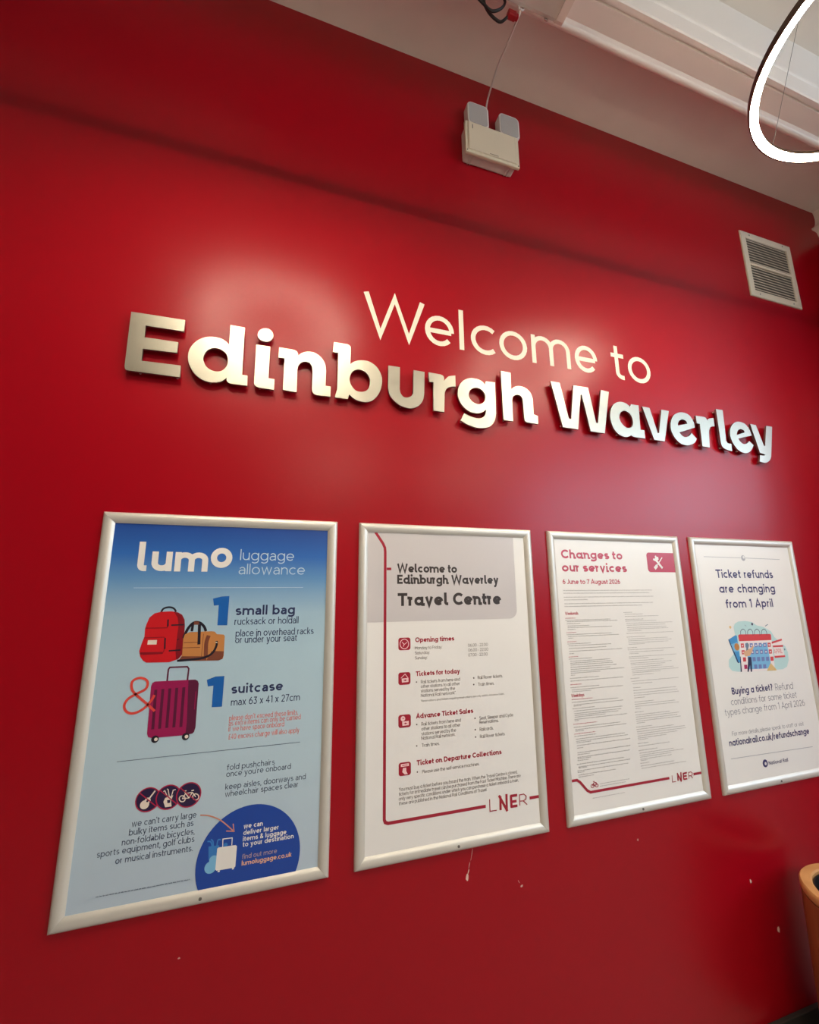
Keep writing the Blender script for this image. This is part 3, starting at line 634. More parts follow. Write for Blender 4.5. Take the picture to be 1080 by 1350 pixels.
["t","ticket_text","crimson","Advance Ticket Sales",203.7,413.7,211.2,10.9,0.3,"lner"],
["t","ticket_text","brown2","Rail tickets from here and",222.3,389.8,145.1,7.5,0.15,"lner"],
["t","ticket_text","brown2","other stations to all other",222.1,374.5,143.1,7.5,0.15,"lner"],
["t","ticket_text","brown2","stations served by the",221.9,359.5,126.2,7.4,0.15,"lner"],
["t","ticket_text","brown2","National Rail network.",221.7,345.8,123.3,7.4,0.15,"lner"],
["t","ticket_text","brown2","Train times.",222.5,323.6,63.3,7.3,0.15,"lner"],
["t","ticket_text","brown2","Seat, Sleeper and Cycle",438.2,388.7,135.1,7.8,0.15,"lner"],
["t","ticket_text","brown2","Reservations.",437.6,375.3,75.7,7.7,0.15,"lner"],
["t","ticket_text","brown2","Railcards.",437.8,352.4,53.7,7.7,0.15,"lner"],
["t","ticket_text","brown2","Rail Rover tickets.",437.9,329.1,99.4,7.6,0.15,"lner"],
["c","ticket_text","brown2",205.6,394.9,2.3],
["c","ticket_text","brown2",204.9,329.0,2.2],
["c","ticket_text","brown2",421.3,395.1,2.5],
["c","ticket_text","brown2",420.9,358.3,2.5],
["c","ticket_text","brown2",421.1,334.5,2.4],
["t","ticket_text","crimson","Ticket on Departure Collections",204.2,269.8,315.0,11.0,0.3,"lner"],
["t","ticket_text","brown2","Please use the self-service machines.",222.9,243.8,208.4,7.2,0.15,"lner"],
["c","ticket_text","brown2",206.0,249.9,2.2],
["t","conditions_text","brown2","You must buy a ticket before you board the train. When the Travel Centre is closed,",142.7,201.2,435.4,7.2,0.15,"lner"],
["t","conditions_text","brown2","tickets for immediate travel can be purchased from the Fast Ticket Machine. There are",142.7,187.6,448.2,7.2,0.15,"lner"],
["t","conditions_text","brown2","only very specific conditions under which you can purchase a ticket onboard a train,",142.6,174.3,438.5,7.2,0.15,"lner"],
["t","conditions_text","brown2","these are published in the National Rail Conditions of Travel.",142.6,160.6,314.6,7.0,0.15,"lner"],
["panel","machine_icon","crimson",142.3,244.6,183.9,284.4,8,1],
["p","machine_icon","pink",[[149.4,279.6],[177.2,279.8],[177.1,271.9],[149.4,271.7]]],
["s","machine_icon","crimson",1.91,[[153.9,275.1],[172.6,275.5]],0,0],
["p","machine_icon","pink",[[156.9,267.7],[168.0,267.7],[167.9,257.6],[172.9,248.2],[162.8,247.7],[154.3,255.8]]],
["s","logo","crimson",3.08,[[465.6,133.6],[465.4,97.0],[491.3,96.4]],0,0],
["s","logo","crimson",8.21,[[507.3,137.9],[506.0,94.8]],0,0],
["s","logo","crimson",8.29,[[501.7,140.5],[532.0,87.9]],0,0],
["s","logo","crimson",8.2,[[531.1,141.1],[529.9,91.4]],0,0],
["s","logo","crimson",8.37,[[548.7,135.1],[548.6,96.4]],0,0],
["s","logo","crimson",8.37,[[546.2,132.6],[573.1,132.2]],0,0],
["s","logo","crimson",8.37,[[547.4,114.5],[569.6,114.2]],0,0],
["s","logo","crimson",8.37,[[546.5,99.5],[572.1,99.1]],0,0],
["s","logo","crimson",3.11,[[581.5,98.2],[582.5,131.4],[599.1,132.0],[608.7,124.2],[607.4,115.0],[595.9,111.0],[582.9,111.9]],0,0],
["s","logo","crimson",3.17,[[595.9,111.0],[610.9,96.9]],0,0]],
3: [
["t","heading","crimson3","Changes to",61.2,963.1,312.1,25.4,0.31,"lner"],
["t","heading","crimson3","our services",60.7,909.8,328.1,25.1,0.31,"lner"],
["t","heading","crimson3","6 June to 7 August 2026",59.9,860.2,286.8,13.3,0.25,"lner"],
["panel","works_symbol","crimson3",504.95000000000005,911.0,670,996.4,14,2],
["s","works_symbol","white",10.29,[[554.6,965.1],[587.7,928.3]],0,0],
["s","works_symbol","white",7.72,[[552.9,981.8],[567.4,968.6]],0,0],
["s","works_symbol","white",7.71,[[540.8,968.2],[554.0,961.2]],0,0],
["s","works_symbol","white",7.72,[[566.7,978.1],[567.4,968.6],[554.3,962.9],[542.0,966.5]],0,0],
["c","works_symbol","white",557.8,966.8,9.3],
["s","works_symbol","white",14.03,[[542.9,926.2],[559.4,940.7]],0,0],
["s","works_symbol","white",4.47,[[559.4,940.7],[592.3,975.8]],0,0],
["greek","notice_text","grey3",60.2,832.6,454.4,4.6],
["greek","notice_text","grey3",60.4,821.8,438.5,4.6],
["greek","notice_text","grey3",60.2,806.3,457.2,4.6],
["greek","notice_text","grey3",61.0,795.8,112.6,4.6],
["greek","notice_text","grey3",60.9,780.6,452.4,4.6],
["greek","notice_text","grey3",60.6,770.2,389.2,4.6],
["t","timetable_text","crimson3","Weekends",60.0,739.0,61.7,8.5,0.22,"lner"],
["greek","timetable_text","crimson3",59.4,725.0,48.2,3.6],
["greek","timetable_text","grey3d",60.1,717.4,216.8,3.6],
["greek","timetable_text","grey3d",66.4,711.6,245.8,3.6],
["greek","timetable_text","grey3d",65.7,704.0,63.0,3.6],
["greek","timetable_text","grey3d",68.4,695.4,102.1,3.6],
["greek","timetable_text","grey3d",67.8,688.8,213.0,3.6],
["greek","timetable_text","grey3d",67.1,681.9,34.7,3.6],
["greek","timetable_text","crimson3",60.5,669.8,45.7,3.6],
["greek","timetable_text","grey3d",60.5,662.4,217.0,3.6],
["greek","timetable_text","grey3d",66.0,655.4,246.5,3.6],
["greek","timetable_text","grey3d",66.7,648.9,22.1,3.6],
["greek","timetable_text","crimson3",59.9,635.2,42.1,3.6],
["greek","timetable_text","grey3d",59.9,627.4,110.3,3.6],
["greek","timetable_text","grey3d",65.4,620.2,205.4,3.6],
["greek","timetable_text","grey3d",65.8,610.2,178.1,3.6],
["greek","timetable_text","grey3d",66.2,599.4,256.2,3.6],
["greek","timetable_text","grey3d",66.0,590.8,21.2,3.6],
["greek","timetable_text","crimson3",61.4,578.9,43.9,3.6],
["greek","timetable_text","grey3d",61.4,571.0,107.5,3.6],
["greek","timetable_text","grey3d",66.7,562.5,191.0,3.6],
["greek","timetable_text","grey3d",66.7,555.4,201.1,3.6],
["greek","timetable_text","grey3d",66.8,548.7,202.4,3.6],
["greek","timetable_text","grey3d",66.7,540.4,219.8,3.6],
["greek","timetable_text","grey3d",66.6,532.4,189.6,3.6],
["greek","timetable_text","grey3d",65.9,524.9,257.0,3.6],
["greek","timetable_text","grey3d",65.9,518.6,138.2,3.6],
["greek","timetable_text","grey3d",65.8,511.4,20.4,3.6],
["greek","timetable_text","grey3d",60.0,500.0,136.3,3.6],
["greek","timetable_text","grey3d",60.5,490.4,252.6,3.6],
["greek","timetable_text","grey3",348.7,742.0,44.1,3.4],
["greek","timetable_text","grey3",353.1,734.3,95.1,3.4],
["greek","timetable_text","grey3",354.2,725.6,179.4,3.4],
["greek","timetable_text","grey3",352.6,713.4,94.9,3.4],
["greek","timetable_text","grey3",353.2,706.4,165.2,3.4],
["greek","timetable_text","grey3",358.1,697.6,247.5,3.4],
["greek","timetable_text","grey3",358.6,689.7,206.0,3.4],
["greek","timetable_text","grey3",358.9,680.6,210.8,3.4],
["greek","timetable_text","grey3",359.6,674.1,218.9,3.4],
["greek","timetable_text","grey3",360.2,666.8,72.7,3.4],
["greek","timetable_text","grey3",352.8,657.2,251.8,3.4],
["greek","timetable_text","grey3",352.4,642.9,96.6,3.4],
["greek","timetable_text","grey3",357.4,635.0,214.6,3.4],
["greek","timetable_text","grey3",357.9,627.4,233.4,3.4],
["greek","timetable_text","grey3",358.4,619.6,211.1,3.4],
["greek","timetable_text","grey3",359.1,613.9,81.7,3.4],
["greek","timetable_text","grey3",351.2,600.3,47.3,3.4],
["greek","timetable_text","grey3",351.7,592.3,246.0,3.4],
["greek","timetable_text","grey3",358.1,583.4,181.1,3.4],
["greek","timetable_text","grey3",357.2,576.8,47.2,3.4],
["greek","timetable_text","grey3",352.6,564.8,254.4,3.4],
["greek","timetable_text","grey3",353.1,557.8,102.8,3.4],
["greek","timetable_text","grey3",357.9,548.6,175.7,3.4],
["greek","timetable_text","grey3",358.3,539.8,218.2,3.4],
["greek","timetable_text","grey3",358.8,533.0,180.3,3.4],
["greek","timetable_text","grey3",359.2,524.4,162.5,3.4],
["greek","timetable_text","grey3",359.6,516.6,221.2,3.4],
["greek","timetable_text","grey3",360.1,508.8,247.9,3.4],
["greek","timetable_text","grey3",360.7,502.6,149.6,3.4],
["greek","timetable_text","grey3",361.0,494.2,108.7,3.4],
["greek","timetable_text","grey3",350.2,481.2,44.4,3.4],
["greek","timetable_text","grey3",353.4,470.4,247.9,3.4],
["t","timetable_text","crimson3","Weekdays",59.0,433.1,59.6,8.3,0.22,"lner"],
["greek","timetable_text","crimson3",59.0,477.2,51.3,3.6],
["greek","timetable_text","grey3d",59.5,466.7,133.6,3.6],
["greek","timetable_text","grey3d",64.3,458.0,244.9,3.6],
["greek","timetable_text","grey3d",65.0,451.4,89.6,3.6],
["greek","timetable_text","crimson3",59.5,423.4,95.7,3.6],
["greek","timetable_text","grey3d",60.0,413.8,218.1,3.6],
["greek","timetable_text","grey3d",67.5,404.2,234.5,3.6],
["greek","timetable_text","grey3d",67.0,400.0,35.3,3.6],
["greek","timetable_text","grey3d",60.5,390.8,101.9,3.6],
["greek","timetable_text","grey3d",66.8,382.2,228.5,3.6],
["greek","timetable_text","grey3d",67.3,373.4,223.0,3.6],
["greek","timetable_text","grey3d",68.0,366.8,206.3,3.6],
["greek","timetable_text","grey3d",67.4,360.8,142.8,3.6],
["greek","timetable_text","grey3d",66.7,352.8,247.6,3.6],
["greek","timetable_text","grey3d",66.0,348.3,18.2,3.6],
["greek","timetable_text","crimson3",59.3,336.2,107.8,3.6],
["greek","timetable_text","grey3d",59.8,325.4,216.7,3.6],
["greek","timetable_text","grey3d",65.9,317.0,239.7,3.6],
["greek","timetable_text","grey3d",66.6,311.8,37.1,3.6],
["greek","timetable_text","crimson3",59.5,302.2,96.5,3.6],
["greek","timetable_text","grey3d",60.0,294.1,98.7,3.6],
["greek","timetable_text","grey3d",65.4,284.2,228.3,3.6],
["greek","timetable_text","grey3d",66.1,276.4,241.6,3.6],
["greek","timetable_text","grey3d",66.7,271.3,64.5,3.6],
["greek","timetable_text","grey3d",67.4,261.6,249.7,3.6],
["greek","timetable_text","grey3d",67.6,253.0,26.4,3.6],
["greek","timetable_text","grey3d",67.7,237.0,246.0,3.6],
["greek","timetable_text","grey3d",66.8,230.5,56.4,3.6],
["greek","timetable_text","grey3d",66.1,221.2,245.4,3.6],
["greek","timetable_text","grey3d",66.8,216.7,58.4,3.6],
["greek","timetable_text","grey3d",66.1,210.6,47.9,3.6],
["greek","timetable_text","grey3d",61.0,198.4,217.5,3.6],
["greek","timetable_text","grey3d",67.0,188.9,240.1,3.6],
["greek","timetable_text","grey3d",67.7,185.4,36.6,3.6],
["greek","timetable_text","grey3d",61.5,176.0,236.3,3.6],
["greek","timetable_text","grey3d",62.0,170.6,30.3,3.6],
["greek","timetable_text","grey3d",64.1,162.0,169.2,3.6],
["greek","timetable_text","grey3d",64.6,155.1,67.8,3.6],
["greek","timetable_text","grey3",357.9,460.9,102.4,3.4],
["greek","timetable_text","grey3",358.9,445.4,36.4,3.4],
["greek","timetable_text","grey3",357.5,435.2,224.8,3.4],
["greek","timetable_text","grey3",357.7,425.1,229.7,3.4],
["greek","timetable_text","grey3",358.0,416.3,236.3,3.4],
["greek","timetable_text","grey3",358.4,407.4,53.6,3.4],
["greek","timetable_text","grey3",357.7,391.6,96.1,3.4],
["greek","timetable_text","grey3",358.2,383.4,209.4,3.4],
["greek","timetable_text","grey3",358.6,375.2,228.6,3.4],
["greek","timetable_text","grey3",359.0,367.2,25.0,3.4],
["greek","timetable_text","grey3",354.0,353.8,43.8,3.4],
["greek","timetable_text","grey3",355.7,343.6,176.1,3.4],
["greek","timetable_text","grey3",356.2,335.9,224.2,3.4],
["greek","timetable_text","grey3",356.7,327.8,213.9,3.4],
["greek","timetable_text","grey3",357.2,320.2,233.0,3.4],
["greek","timetable_text","grey3",357.7,313.4,40.5,3.4],
["greek","timetable_text","grey3",352.6,298.8,79.0,3.4],
["greek","timetable_text","grey3",353.0,290.4,190.5,3.4],
["greek","timetable_text","grey3",354.9,281.9,249.6,3.4],
["greek","timetable_text","grey3",355.3,273.8,252.0,3.4],
["greek","timetable_text","grey3",355.8,266.0,204.2,3.4],
["greek","timetable_text","grey3",356.2,258.5,145.2,3.4],
["greek","timetable_text","grey3",356.8,252.8,48.1,3.4],
["greek","timetable_text","grey3",351.8,239.2,52.7,3.4],
["greek","timetable_text","grey3",353.6,229.3,159.2,3.4],
["greek","timetable_text","grey3",352.9,213.6,93.3,3.4],
["greek","timetable_text","grey3",356.2,204.2,172.8,3.4],
["greek","timetable_text","grey3",356.7,196.4,224.3,3.4],
["greek","timetable_text","grey3",357.2,189.7,157.2,3.4],
["greek","timetable_text","grey3",357.6,181.9,159.5,3.4],
["greek","timetable_text","grey3",358.4,177.4,31.4,3.4],
["greek","timetable_text","grey3",355.5,167.8,44.5,3.4],
["greek","timetable_text","grey3",355.8,158.2,169.4,3.4],
["greek","timetable_text","grey3",357.7,149.6,227.4,3.4],
["s","route_line","crimson",9,[[25,147.5],[55.5,147.5],[69.0,138.9],[97.2,107.7],[111.1,100.2],[490.2,100.2]],0,0],
["s","route_line","crimson",9,[[617.1,98.9],[670,98.9]],0,0],
["s","bicycle_symbol","crimson",2.32,[[128.2,118.5],[127.0,115.9],[124.4,114.2],[121.0,113.9],[117.8,115.1],[115.6,117.4],[115.1,120.2],[116.2,122.7],[118.8,124.4],[122.2,124.7],[125.4,123.5],[127.6,121.3]],1,0],
["s","bicycle_symbol","crimson",2.32,[[147.6,118.4],[146.4,115.8],[143.8,114.2],[140.4,113.9],[137.2,115.0],[135.0,117.3],[134.4,120.1],[135.6,122.7],[138.2,124.4],[141.6,124.7],[144.8,123.5],[147.0,121.2]],1,0],
["s","bicycle_symbol","crimson",2.31,[[121.6,119.3],[128.8,129.8],[139.5,129.9],[141.0,119.3]],0,0],
["s","bicycle_symbol","crimson",2.32,[[127.2,127.5],[132.8,117.9],[139.3,128.5]],0,0],
["s","bicycle_symbol","crimson",2.31,[[125.2,133.7],[133.2,133.7]],0,0],
["greek","small_print","grey3",155.5,121.3,140.8,3.6],
["greek","small_print","grey3",155.9,113.2,120.2,3.6],
["greek","small_print","grey3",118.5,77.8,147.3,3.4],
["s","logo","crimson",2.57,[[504.8,108.4],[503.8,84.1],[522.3,84.4]],0,0],
["s","logo","crimson",5.82,[[535.1,110.0],[533.2,85.1]],0,0],
["s","logo","crimson",5.82,[[532.5,113.0],[550.1,80.3]],0,0],
["s","logo","crimson",5.86,[[552.1,113.9],[549.8,83.0]],0,0],
["s","logo","crimson",5.91,[[563.7,109.2],[563.4,85.1]],0,0],
["s","logo","crimson",5.86,[[562.7,107.7],[583.2,108.5]],0,0],
["s","logo","crimson",5.86,[[563.2,97.4],[580.5,97.5]],0,0],
["s","logo","crimson",5.86,[[562.9,86.7],[581.8,87.1]],0,0],
["s","logo","crimson",2.63,[[590.1,85.5],[591.8,108.0],[604.7,109.1],[610.9,104.0],[609.8,98.2],[602.2,95.3],[591.2,95.6]],0,0],
["s","logo","crimson",2.63,[[602.2,95.3],[611.4,85.0]],0,0]],
4: [
["t","heading","indigo","Ticket refunds",140.6,887.4,377.1,27.5,0.25,"avant"],
["t","heading","indigo","are changing",147.2,820.0,369.3,27.2,0.25,"avant"],
["t","heading","indigo","from 1 April",174.9,751.4,310.4,26.8,0.25,"avant"],
["s","rules","grey4",2.22,[[80.3,984.4],[318.1,983.1]],0,0],
["s","rules","grey4",2.37,[[350.5,982.7],[586.5,979.9]],0,0],
["c","rules","grey4",334.2,982.4,13.6],
["c","rules","paper4",337.8,986.3,6.8],
["s","rules","grey4",2.36,[[72.0,130.4],[586.5,123.5]],0,0],
["t","refund_text","indigo","Buying a ticket?",132.9,380.8,256.2,20.4,0.25,"avant"],
["t","refund_text","grey5","Refund",407.2,378.0,117.2,21.1,0.135,"avant"],
["t","refund_text","grey5","conditions for some ticket",118.5,338.8,420.6,19.6,0.135,"avant"],
["t","refund_text","grey5","types change from 1 April 2026",74.1,299.4,510.1,19.4,0.135,"avant"],
["t","refund_text","grey5","For more details, please speak to staff or visit",98.7,217.2,454.2,11.9,0.135,"avant"],
["t","refund_text","indigo","nationalrail.co.uk/refundschange",74.7,178.8,505.9,18.8,0.25,"avant"],
["c","logo","indigo",268.5,90.5,15.5],
["c","logo","paper4",270.7,89.4,6.5],
["t","logo","indigo","National Rail",289.4,82.0,122.5,10.0,0.25,"avant"],
["p","calendar_picture","mint",[[212.8,680.5],[236.2,689.2],[279.8,690.7],[322.4,685.1],[351.9,669.0],[394.6,660.1],[440.6,639.5],[456.6,612.1],[490.7,587.8],[520.2,567.4],[530.5,540.2],[527.3,506.1],[508.0,476.9],[476.9,467.4],[437.2,467.8],[402.7,464.3],[188.8,473.3],[153.6,478.9],[137.0,497.6],[143.0,525.9],[173.2,546.0],[195.0,574.0],[208.2,610.1],[203.0,647.3],[201.7,665.9]]],
["p","calendar_picture","azure",[[157.6,612.1],[207.3,630.5],[214.4,626.5],[213.0,511.4],[196.7,509.4],[190.3,516.2],[159.3,602.9]]],
["p","calendar_picture","navy4",[[157.6,612.1],[161.6,613.8],[166.7,600.8],[202.1,510.2],[194.4,510.6]]],
["p","calendar_picture","skylight",[[169.9,591.5],[211.1,599.0],[212.8,558.6],[181.5,560.1]]],
["c","calendar_picture","tan",204.1,579.1,15.7],
["p","calendar_picture","white4",[[228.9,631.6],[431.7,626.4],[435.9,620.5],[425.2,464.8],[204.1,471.6],[215.9,536.6]]],
["p","calendar_picture","navy4",[[214.3,536.7],[218.5,536.5],[212.1,471.9],[204.0,470.9]]],
["p","calendar_picture","red4",[[222.8,628.1],[229.0,632.3],[431.9,627.5],[436.4,622.4],[433.5,599.6],[223.6,602.9]]],
["s","calendar_picture","navy4",2.73,[[239.5,631.2],[242.8,646.0],[254.2,653.8],[264.9,653.5],[273.4,643.1],[272.4,626.3]],0,1],
["s","calendar_picture","navy4",2.76,[[284.0,629.6],[287.4,644.5],[299.0,652.4],[309.9,652.1],[318.4,641.6],[317.3,624.7]],0,1],
["s","calendar_picture","navy4",2.79,[[328.5,628.1],[332.0,643.1],[343.8,651.0],[354.8,650.7],[363.5,640.1],[362.2,623.1]],0,1],
["s","calendar_picture","navy4",2.82,[[374.2,626.5],[377.8,641.6],[389.8,649.6],[401.0,649.2],[409.7,638.6],[408.4,621.5]],0,1],
["p","calendar_picture","skylight",[[262.0,563.7],[400.4,591.4],[405.4,475.2],[259.0,480.0]]],
["p","calendar_picture","red4",[[231.0,592.7],[250.1,592.3],[248.2,574.3],[229.0,574.4]]],
["p","calendar_picture","white4",[[235.8,585.8],[244.4,585.8],[244.1,579.6],[235.5,579.6]]],
["p","calendar_picture","peri",[[259.2,592.1],[278.6,591.6],[276.6,573.6],[257.2,573.7]]],
["p","calendar_picture","white4",[[264.1,585.2],[272.8,585.2],[272.4,578.9],[263.8,578.9]]],
["p","calendar_picture","peri",[[287.7,591.5],[307.3,591.0],[305.2,572.9],[285.7,573.0]]],
["p","calendar_picture","white4",[[292.7,584.6],[301.4,584.6],[301.0,578.3],[292.3,578.3]]],
["p","calendar_picture","peri",[[316.5,590.9],[336.2,590.4],[334.1,572.2],[314.4,572.3]]],
["p","calendar_picture","white4",[[321.5,583.9],[330.3,583.9],[329.9,577.6],[321.1,577.6]]],
["p","calendar_picture","peri",[[345.5,590.2],[365.4,589.8],[363.2,571.5],[343.3,571.6]]],
["p","calendar_picture","white4",[[350.5,583.3],[359.4,583.3],[359.0,576.9],[350.1,576.9]]],
["p","calendar_picture","peri",[[374.8,589.6],[394.8,589.2],[392.6,570.8],[372.5,570.9]]],
["p","calendar_picture","white4",[[379.8,582.6],[388.8,582.6],[388.3,576.3],[379.4,576.3]]],
["p","calendar_picture","red4",[[404.3,589.0],[424.6,588.6],[422.2,570.1],[402.0,570.2]]],
["p","calendar_picture","white4",[[409.4,582.0],[418.4,582.0],[418.0,575.6],[408.9,575.6]]],
["p","calendar_picture","red4",[[229.8,563.3],[248.9,562.8],[247.0,545.0],[227.9,545.2]]],
["p","calendar_picture","white4",[[234.6,556.5],[243.2,556.5],[242.9,550.3],[234.3,550.3]]],
["p","calendar_picture","peri",[[288.5,561.8],[308.0,561.3],[306.0,543.2],[286.5,543.4]]],
["p","calendar_picture","white4",[[293.4,554.9],[302.1,554.9],[301.8,548.6],[293.1,548.7]]],
["p","calendar_picture","peri",[[317.2,561.0],[336.8,560.5],[334.7,542.4],[315.1,542.6]]],
["p","calendar_picture","white4",[[322.2,554.1],[330.9,554.1],[330.5,547.8],[321.8,547.9]]],
["p","calendar_picture","peri",[[346.2,560.3],[366.0,559.8],[363.8,541.6],[343.9,541.8]]],
["p","calendar_picture","white4",[[351.1,553.4],[360.0,553.3],[359.6,547.0],[350.7,547.1]]],
["p","calendar_picture","peri",[[375.3,559.6],[395.3,559.0],[393.1,540.8],[373.1,541.0]]],
["p","calendar_picture","white4",[[380.3,552.6],[389.3,552.6],[388.8,546.2],[379.9,546.3]]],
["p","calendar_picture","red4",[[404.8,558.8],[425.0,558.3],[422.6,539.9],[402.5,540.1]]],
["p","calendar_picture","white4",[[409.8,551.8],[418.8,551.8],[418.4,545.4],[409.4,545.4]]],
["p","calendar_picture","red4",[[230.8,532.3],[249.9,531.7],[248.0,513.9],[228.9,514.2]]],
["p","calendar_picture","peri",[[291.6,530.3],[311.0,529.7],[308.9,511.8],[289.5,512.1]]],
["p","calendar_picture","peri",[[320.2,529.5],[339.8,528.9],[337.7,510.9],[318.0,511.2]]],
["p","calendar_picture","peri",[[349.1,528.6],[368.8,528.0],[366.6,509.9],[346.8,510.2]]],
["p","calendar_picture","peri",[[378.2,527.7],[398.1,527.1],[395.9,508.9],[375.9,509.2]]],
["p","calendar_picture","red4",[[407.6,526.8],[427.7,526.2],[425.4,508.0],[405.2,508.3]]],
["p","calendar_picture","magenta4",[[231.6,500.3],[250.6,499.6],[248.8,482.0],[229.7,482.4]]],
["p","calendar_picture","peri",[[294.3,498.0],[313.7,497.3],[311.7,479.5],[292.3,479.9]]],
["p","calendar_picture","peri",[[322.9,496.9],[342.4,496.2],[340.3,478.4],[320.7,478.8]]],
["p","calendar_picture","peri",[[351.7,495.9],[371.4,495.2],[369.2,477.3],[349.5,477.7]]],
["p","calendar_picture","tanlight",[[238.3,553.8],[262.0,563.7],[290.4,569.8],[303.7,580.4],[310.9,576.4],[295.1,554.8],[277.5,537.3],[247.4,535.1]]],
["c","calendar_picture","slate4",271.0,584.7,9.7],
["p","calendar_picture","slate4",[[263.0,580.3],[279.1,579.6],[270.0,563.4],[258.5,560.2]]],
["p","calendar_picture","navy4",[[264.5,532.4],[284.2,531.4],[280.9,500.5],[275.0,468.2],[266.0,468.7],[268.4,497.6],[253.9,469.4],[245.9,469.2]]],
["p","calendar_picture","red4",[[431.7,592.1],[503.4,603.5],[504.3,595.7],[432.3,583.3]]],
["p","calendar_picture","white4",[[432.3,583.3],[504.3,595.7],[504.4,573.8],[434.8,574.9]]],
["p","calendar_picture","red4",[[434.8,574.9],[504.7,575.0],[504.9,566.6],[435.1,567.3]]],
["p","calendar_picture","white4",[[437.4,567.2],[503.6,566.2],[503.8,527.0],[435.7,528.8]]],
["p","calendar_picture","red4",[[434.6,528.8],[507.6,528.3],[506.7,520.4],[436.8,519.7]]],
["t","calendar_picture","red4","APRIL",433.7,538.6,60.3,14.2,0.14,"geo"],
["p","calendar_picture","sand4",[[370.0,466.9],[403.0,499.4],[434.5,468.0],[430.8,464.5]]],
["s","calendar_picture","slate4",3.36,[[405.6,663.6],[425.7,671.5]],0,0],
["c","calendar_picture","navy4",323.0,675.6,6.0],
["s","calendar_picture","slate4",1.86,[[273.2,673.2],[282.7,667.2]],0,0],
["c","calendar_picture","slate4",511.0,554.4,4.6],
["c","calendar_picture","sand4",180.5,665.8,6.3]]}
CORD = [[1.372, -0.3, 3.928], [1.388, -0.2, 3.974], [1.417, -0.1, 4.03], [1.432, -0.035, 4.047], [1.431, -0.02, 4.021], [1.432, -0.01, 3.98]]
LAMPS_BACK = [(1.2, -3.6, 'warm ring pendant at the back of the hall, behind the viewer'), (3.0, -3.6, 'warm ring pendant at the back right of the hall, behind the viewer')]

# ------------------------------------------------------------------ pendant ring lamps (they light the hall)
RING_R = 0.383; RING_Z = 3.31
def ring_lamp(cx, cy, label):
    t = empty('ring_lamp', (cx, cy, RING_Z), label, 'lamp', 'ring pendant lamps')
    bm = bmesh.new(); z = RING_Z
    lathe(bm, [(RING_R + .0105, z - .005), (RING_R + .0145, z - .005), (RING_R + .0145, z + .018), (RING_R - .0125, z + .018), (RING_R - .0125, z + .0055), (RING_R + .0105, z + .0055)], cx, cy, 96)
    child('housing', bm, BRONZE, t, True)
    bm = bmesh.new()
    lathe(bm, [(RING_R + .0102, z - .004), (RING_R + .0102, z + .005), (RING_R - .0120, z + .005), (RING_R - .0120, z - .002), (RING_R - .0100, z - .004)], cx, cy, 96)
    child('led_diffuser', bm, LED, t, True)
    for k in range(3):
        a = R(92 + 120 * k); bm = bmesh.new()
        tube(bm, [(cx + RING_R * math.cos(a), cy + RING_R * math.sin(a), z + .017), (cx + .03 * math.cos(a), cy + .03 * math.sin(a), ZM - .03)], .0009, 6)
        child('suspension_wire', bm, STEEL, t)
    bm = bmesh.new(); lathe(bm, [(.0, ZM - .03), (.055, ZM - .03), (.06, ZM - .025), (.06, ZM), (.0, ZM)], cx, cy, 32, closed=False)
    child('canopy', bm, BRONZE, t, True)
    return t
ring_lamp(2.278, -1.02, 'glowing warm ring pendant hanging before the upper right wall')
ring_lamp(0.50, -1.02, 'warm ring pendant over the left poster, seen only as a glow reflected in the wall')
for x, y, l in LAMPS_BACK:
    ring_lamp(x, y, l)

# ------------------------------------------------------------------ raised metal sign letters
ORD = ['capital E that starts the raised metal word', 'letter d between the capital E and the dotted i', 'dotted letter i after the d', 'letter n between the dotted i and the b', 'tall letter b under the W of the flat Welcome',
       'letter u between the tall b and the small r', 'letter r between the u and the g of the first metal word', 'letter g with a tail below the baseline', 'letter h that ends the first metal word',
       'capital W that starts the second metal word', 'letter a after the capital W', 'letter v after the a', 'letter e between the v and an r', 'letter r between an e and the tall l of the second metal word',
       'tall letter l near the end of the second metal word', 'letter e between the tall l and the final y', 'letter y that ends the second metal word']
YF, YBK = -0.025, -0.0155
def inside(p, ring):
    c = False; n = len(ring); x, y = p
    for i in range(n):
        (x1, y1), (x2, y2) = ring[i], ring[i - 1]
        if (y1 > y) != (y2 > y) and x < (x2 - x1) * (y - y1) / (y2 - y1) + x1: c = not c
    return c
def clear(p, rings):
    d = 9e9
    for r in rings:
        for i in range(len(r)):
            a, b = Vector(r[i - 1]), Vector(r[i]); q = Vector(p); ab = b - a
            t = max(0, min(1, (q - a).dot(ab) / max(ab.dot(ab), 1e-9))); d = min(d, (a + ab * t - q).length)
    return d
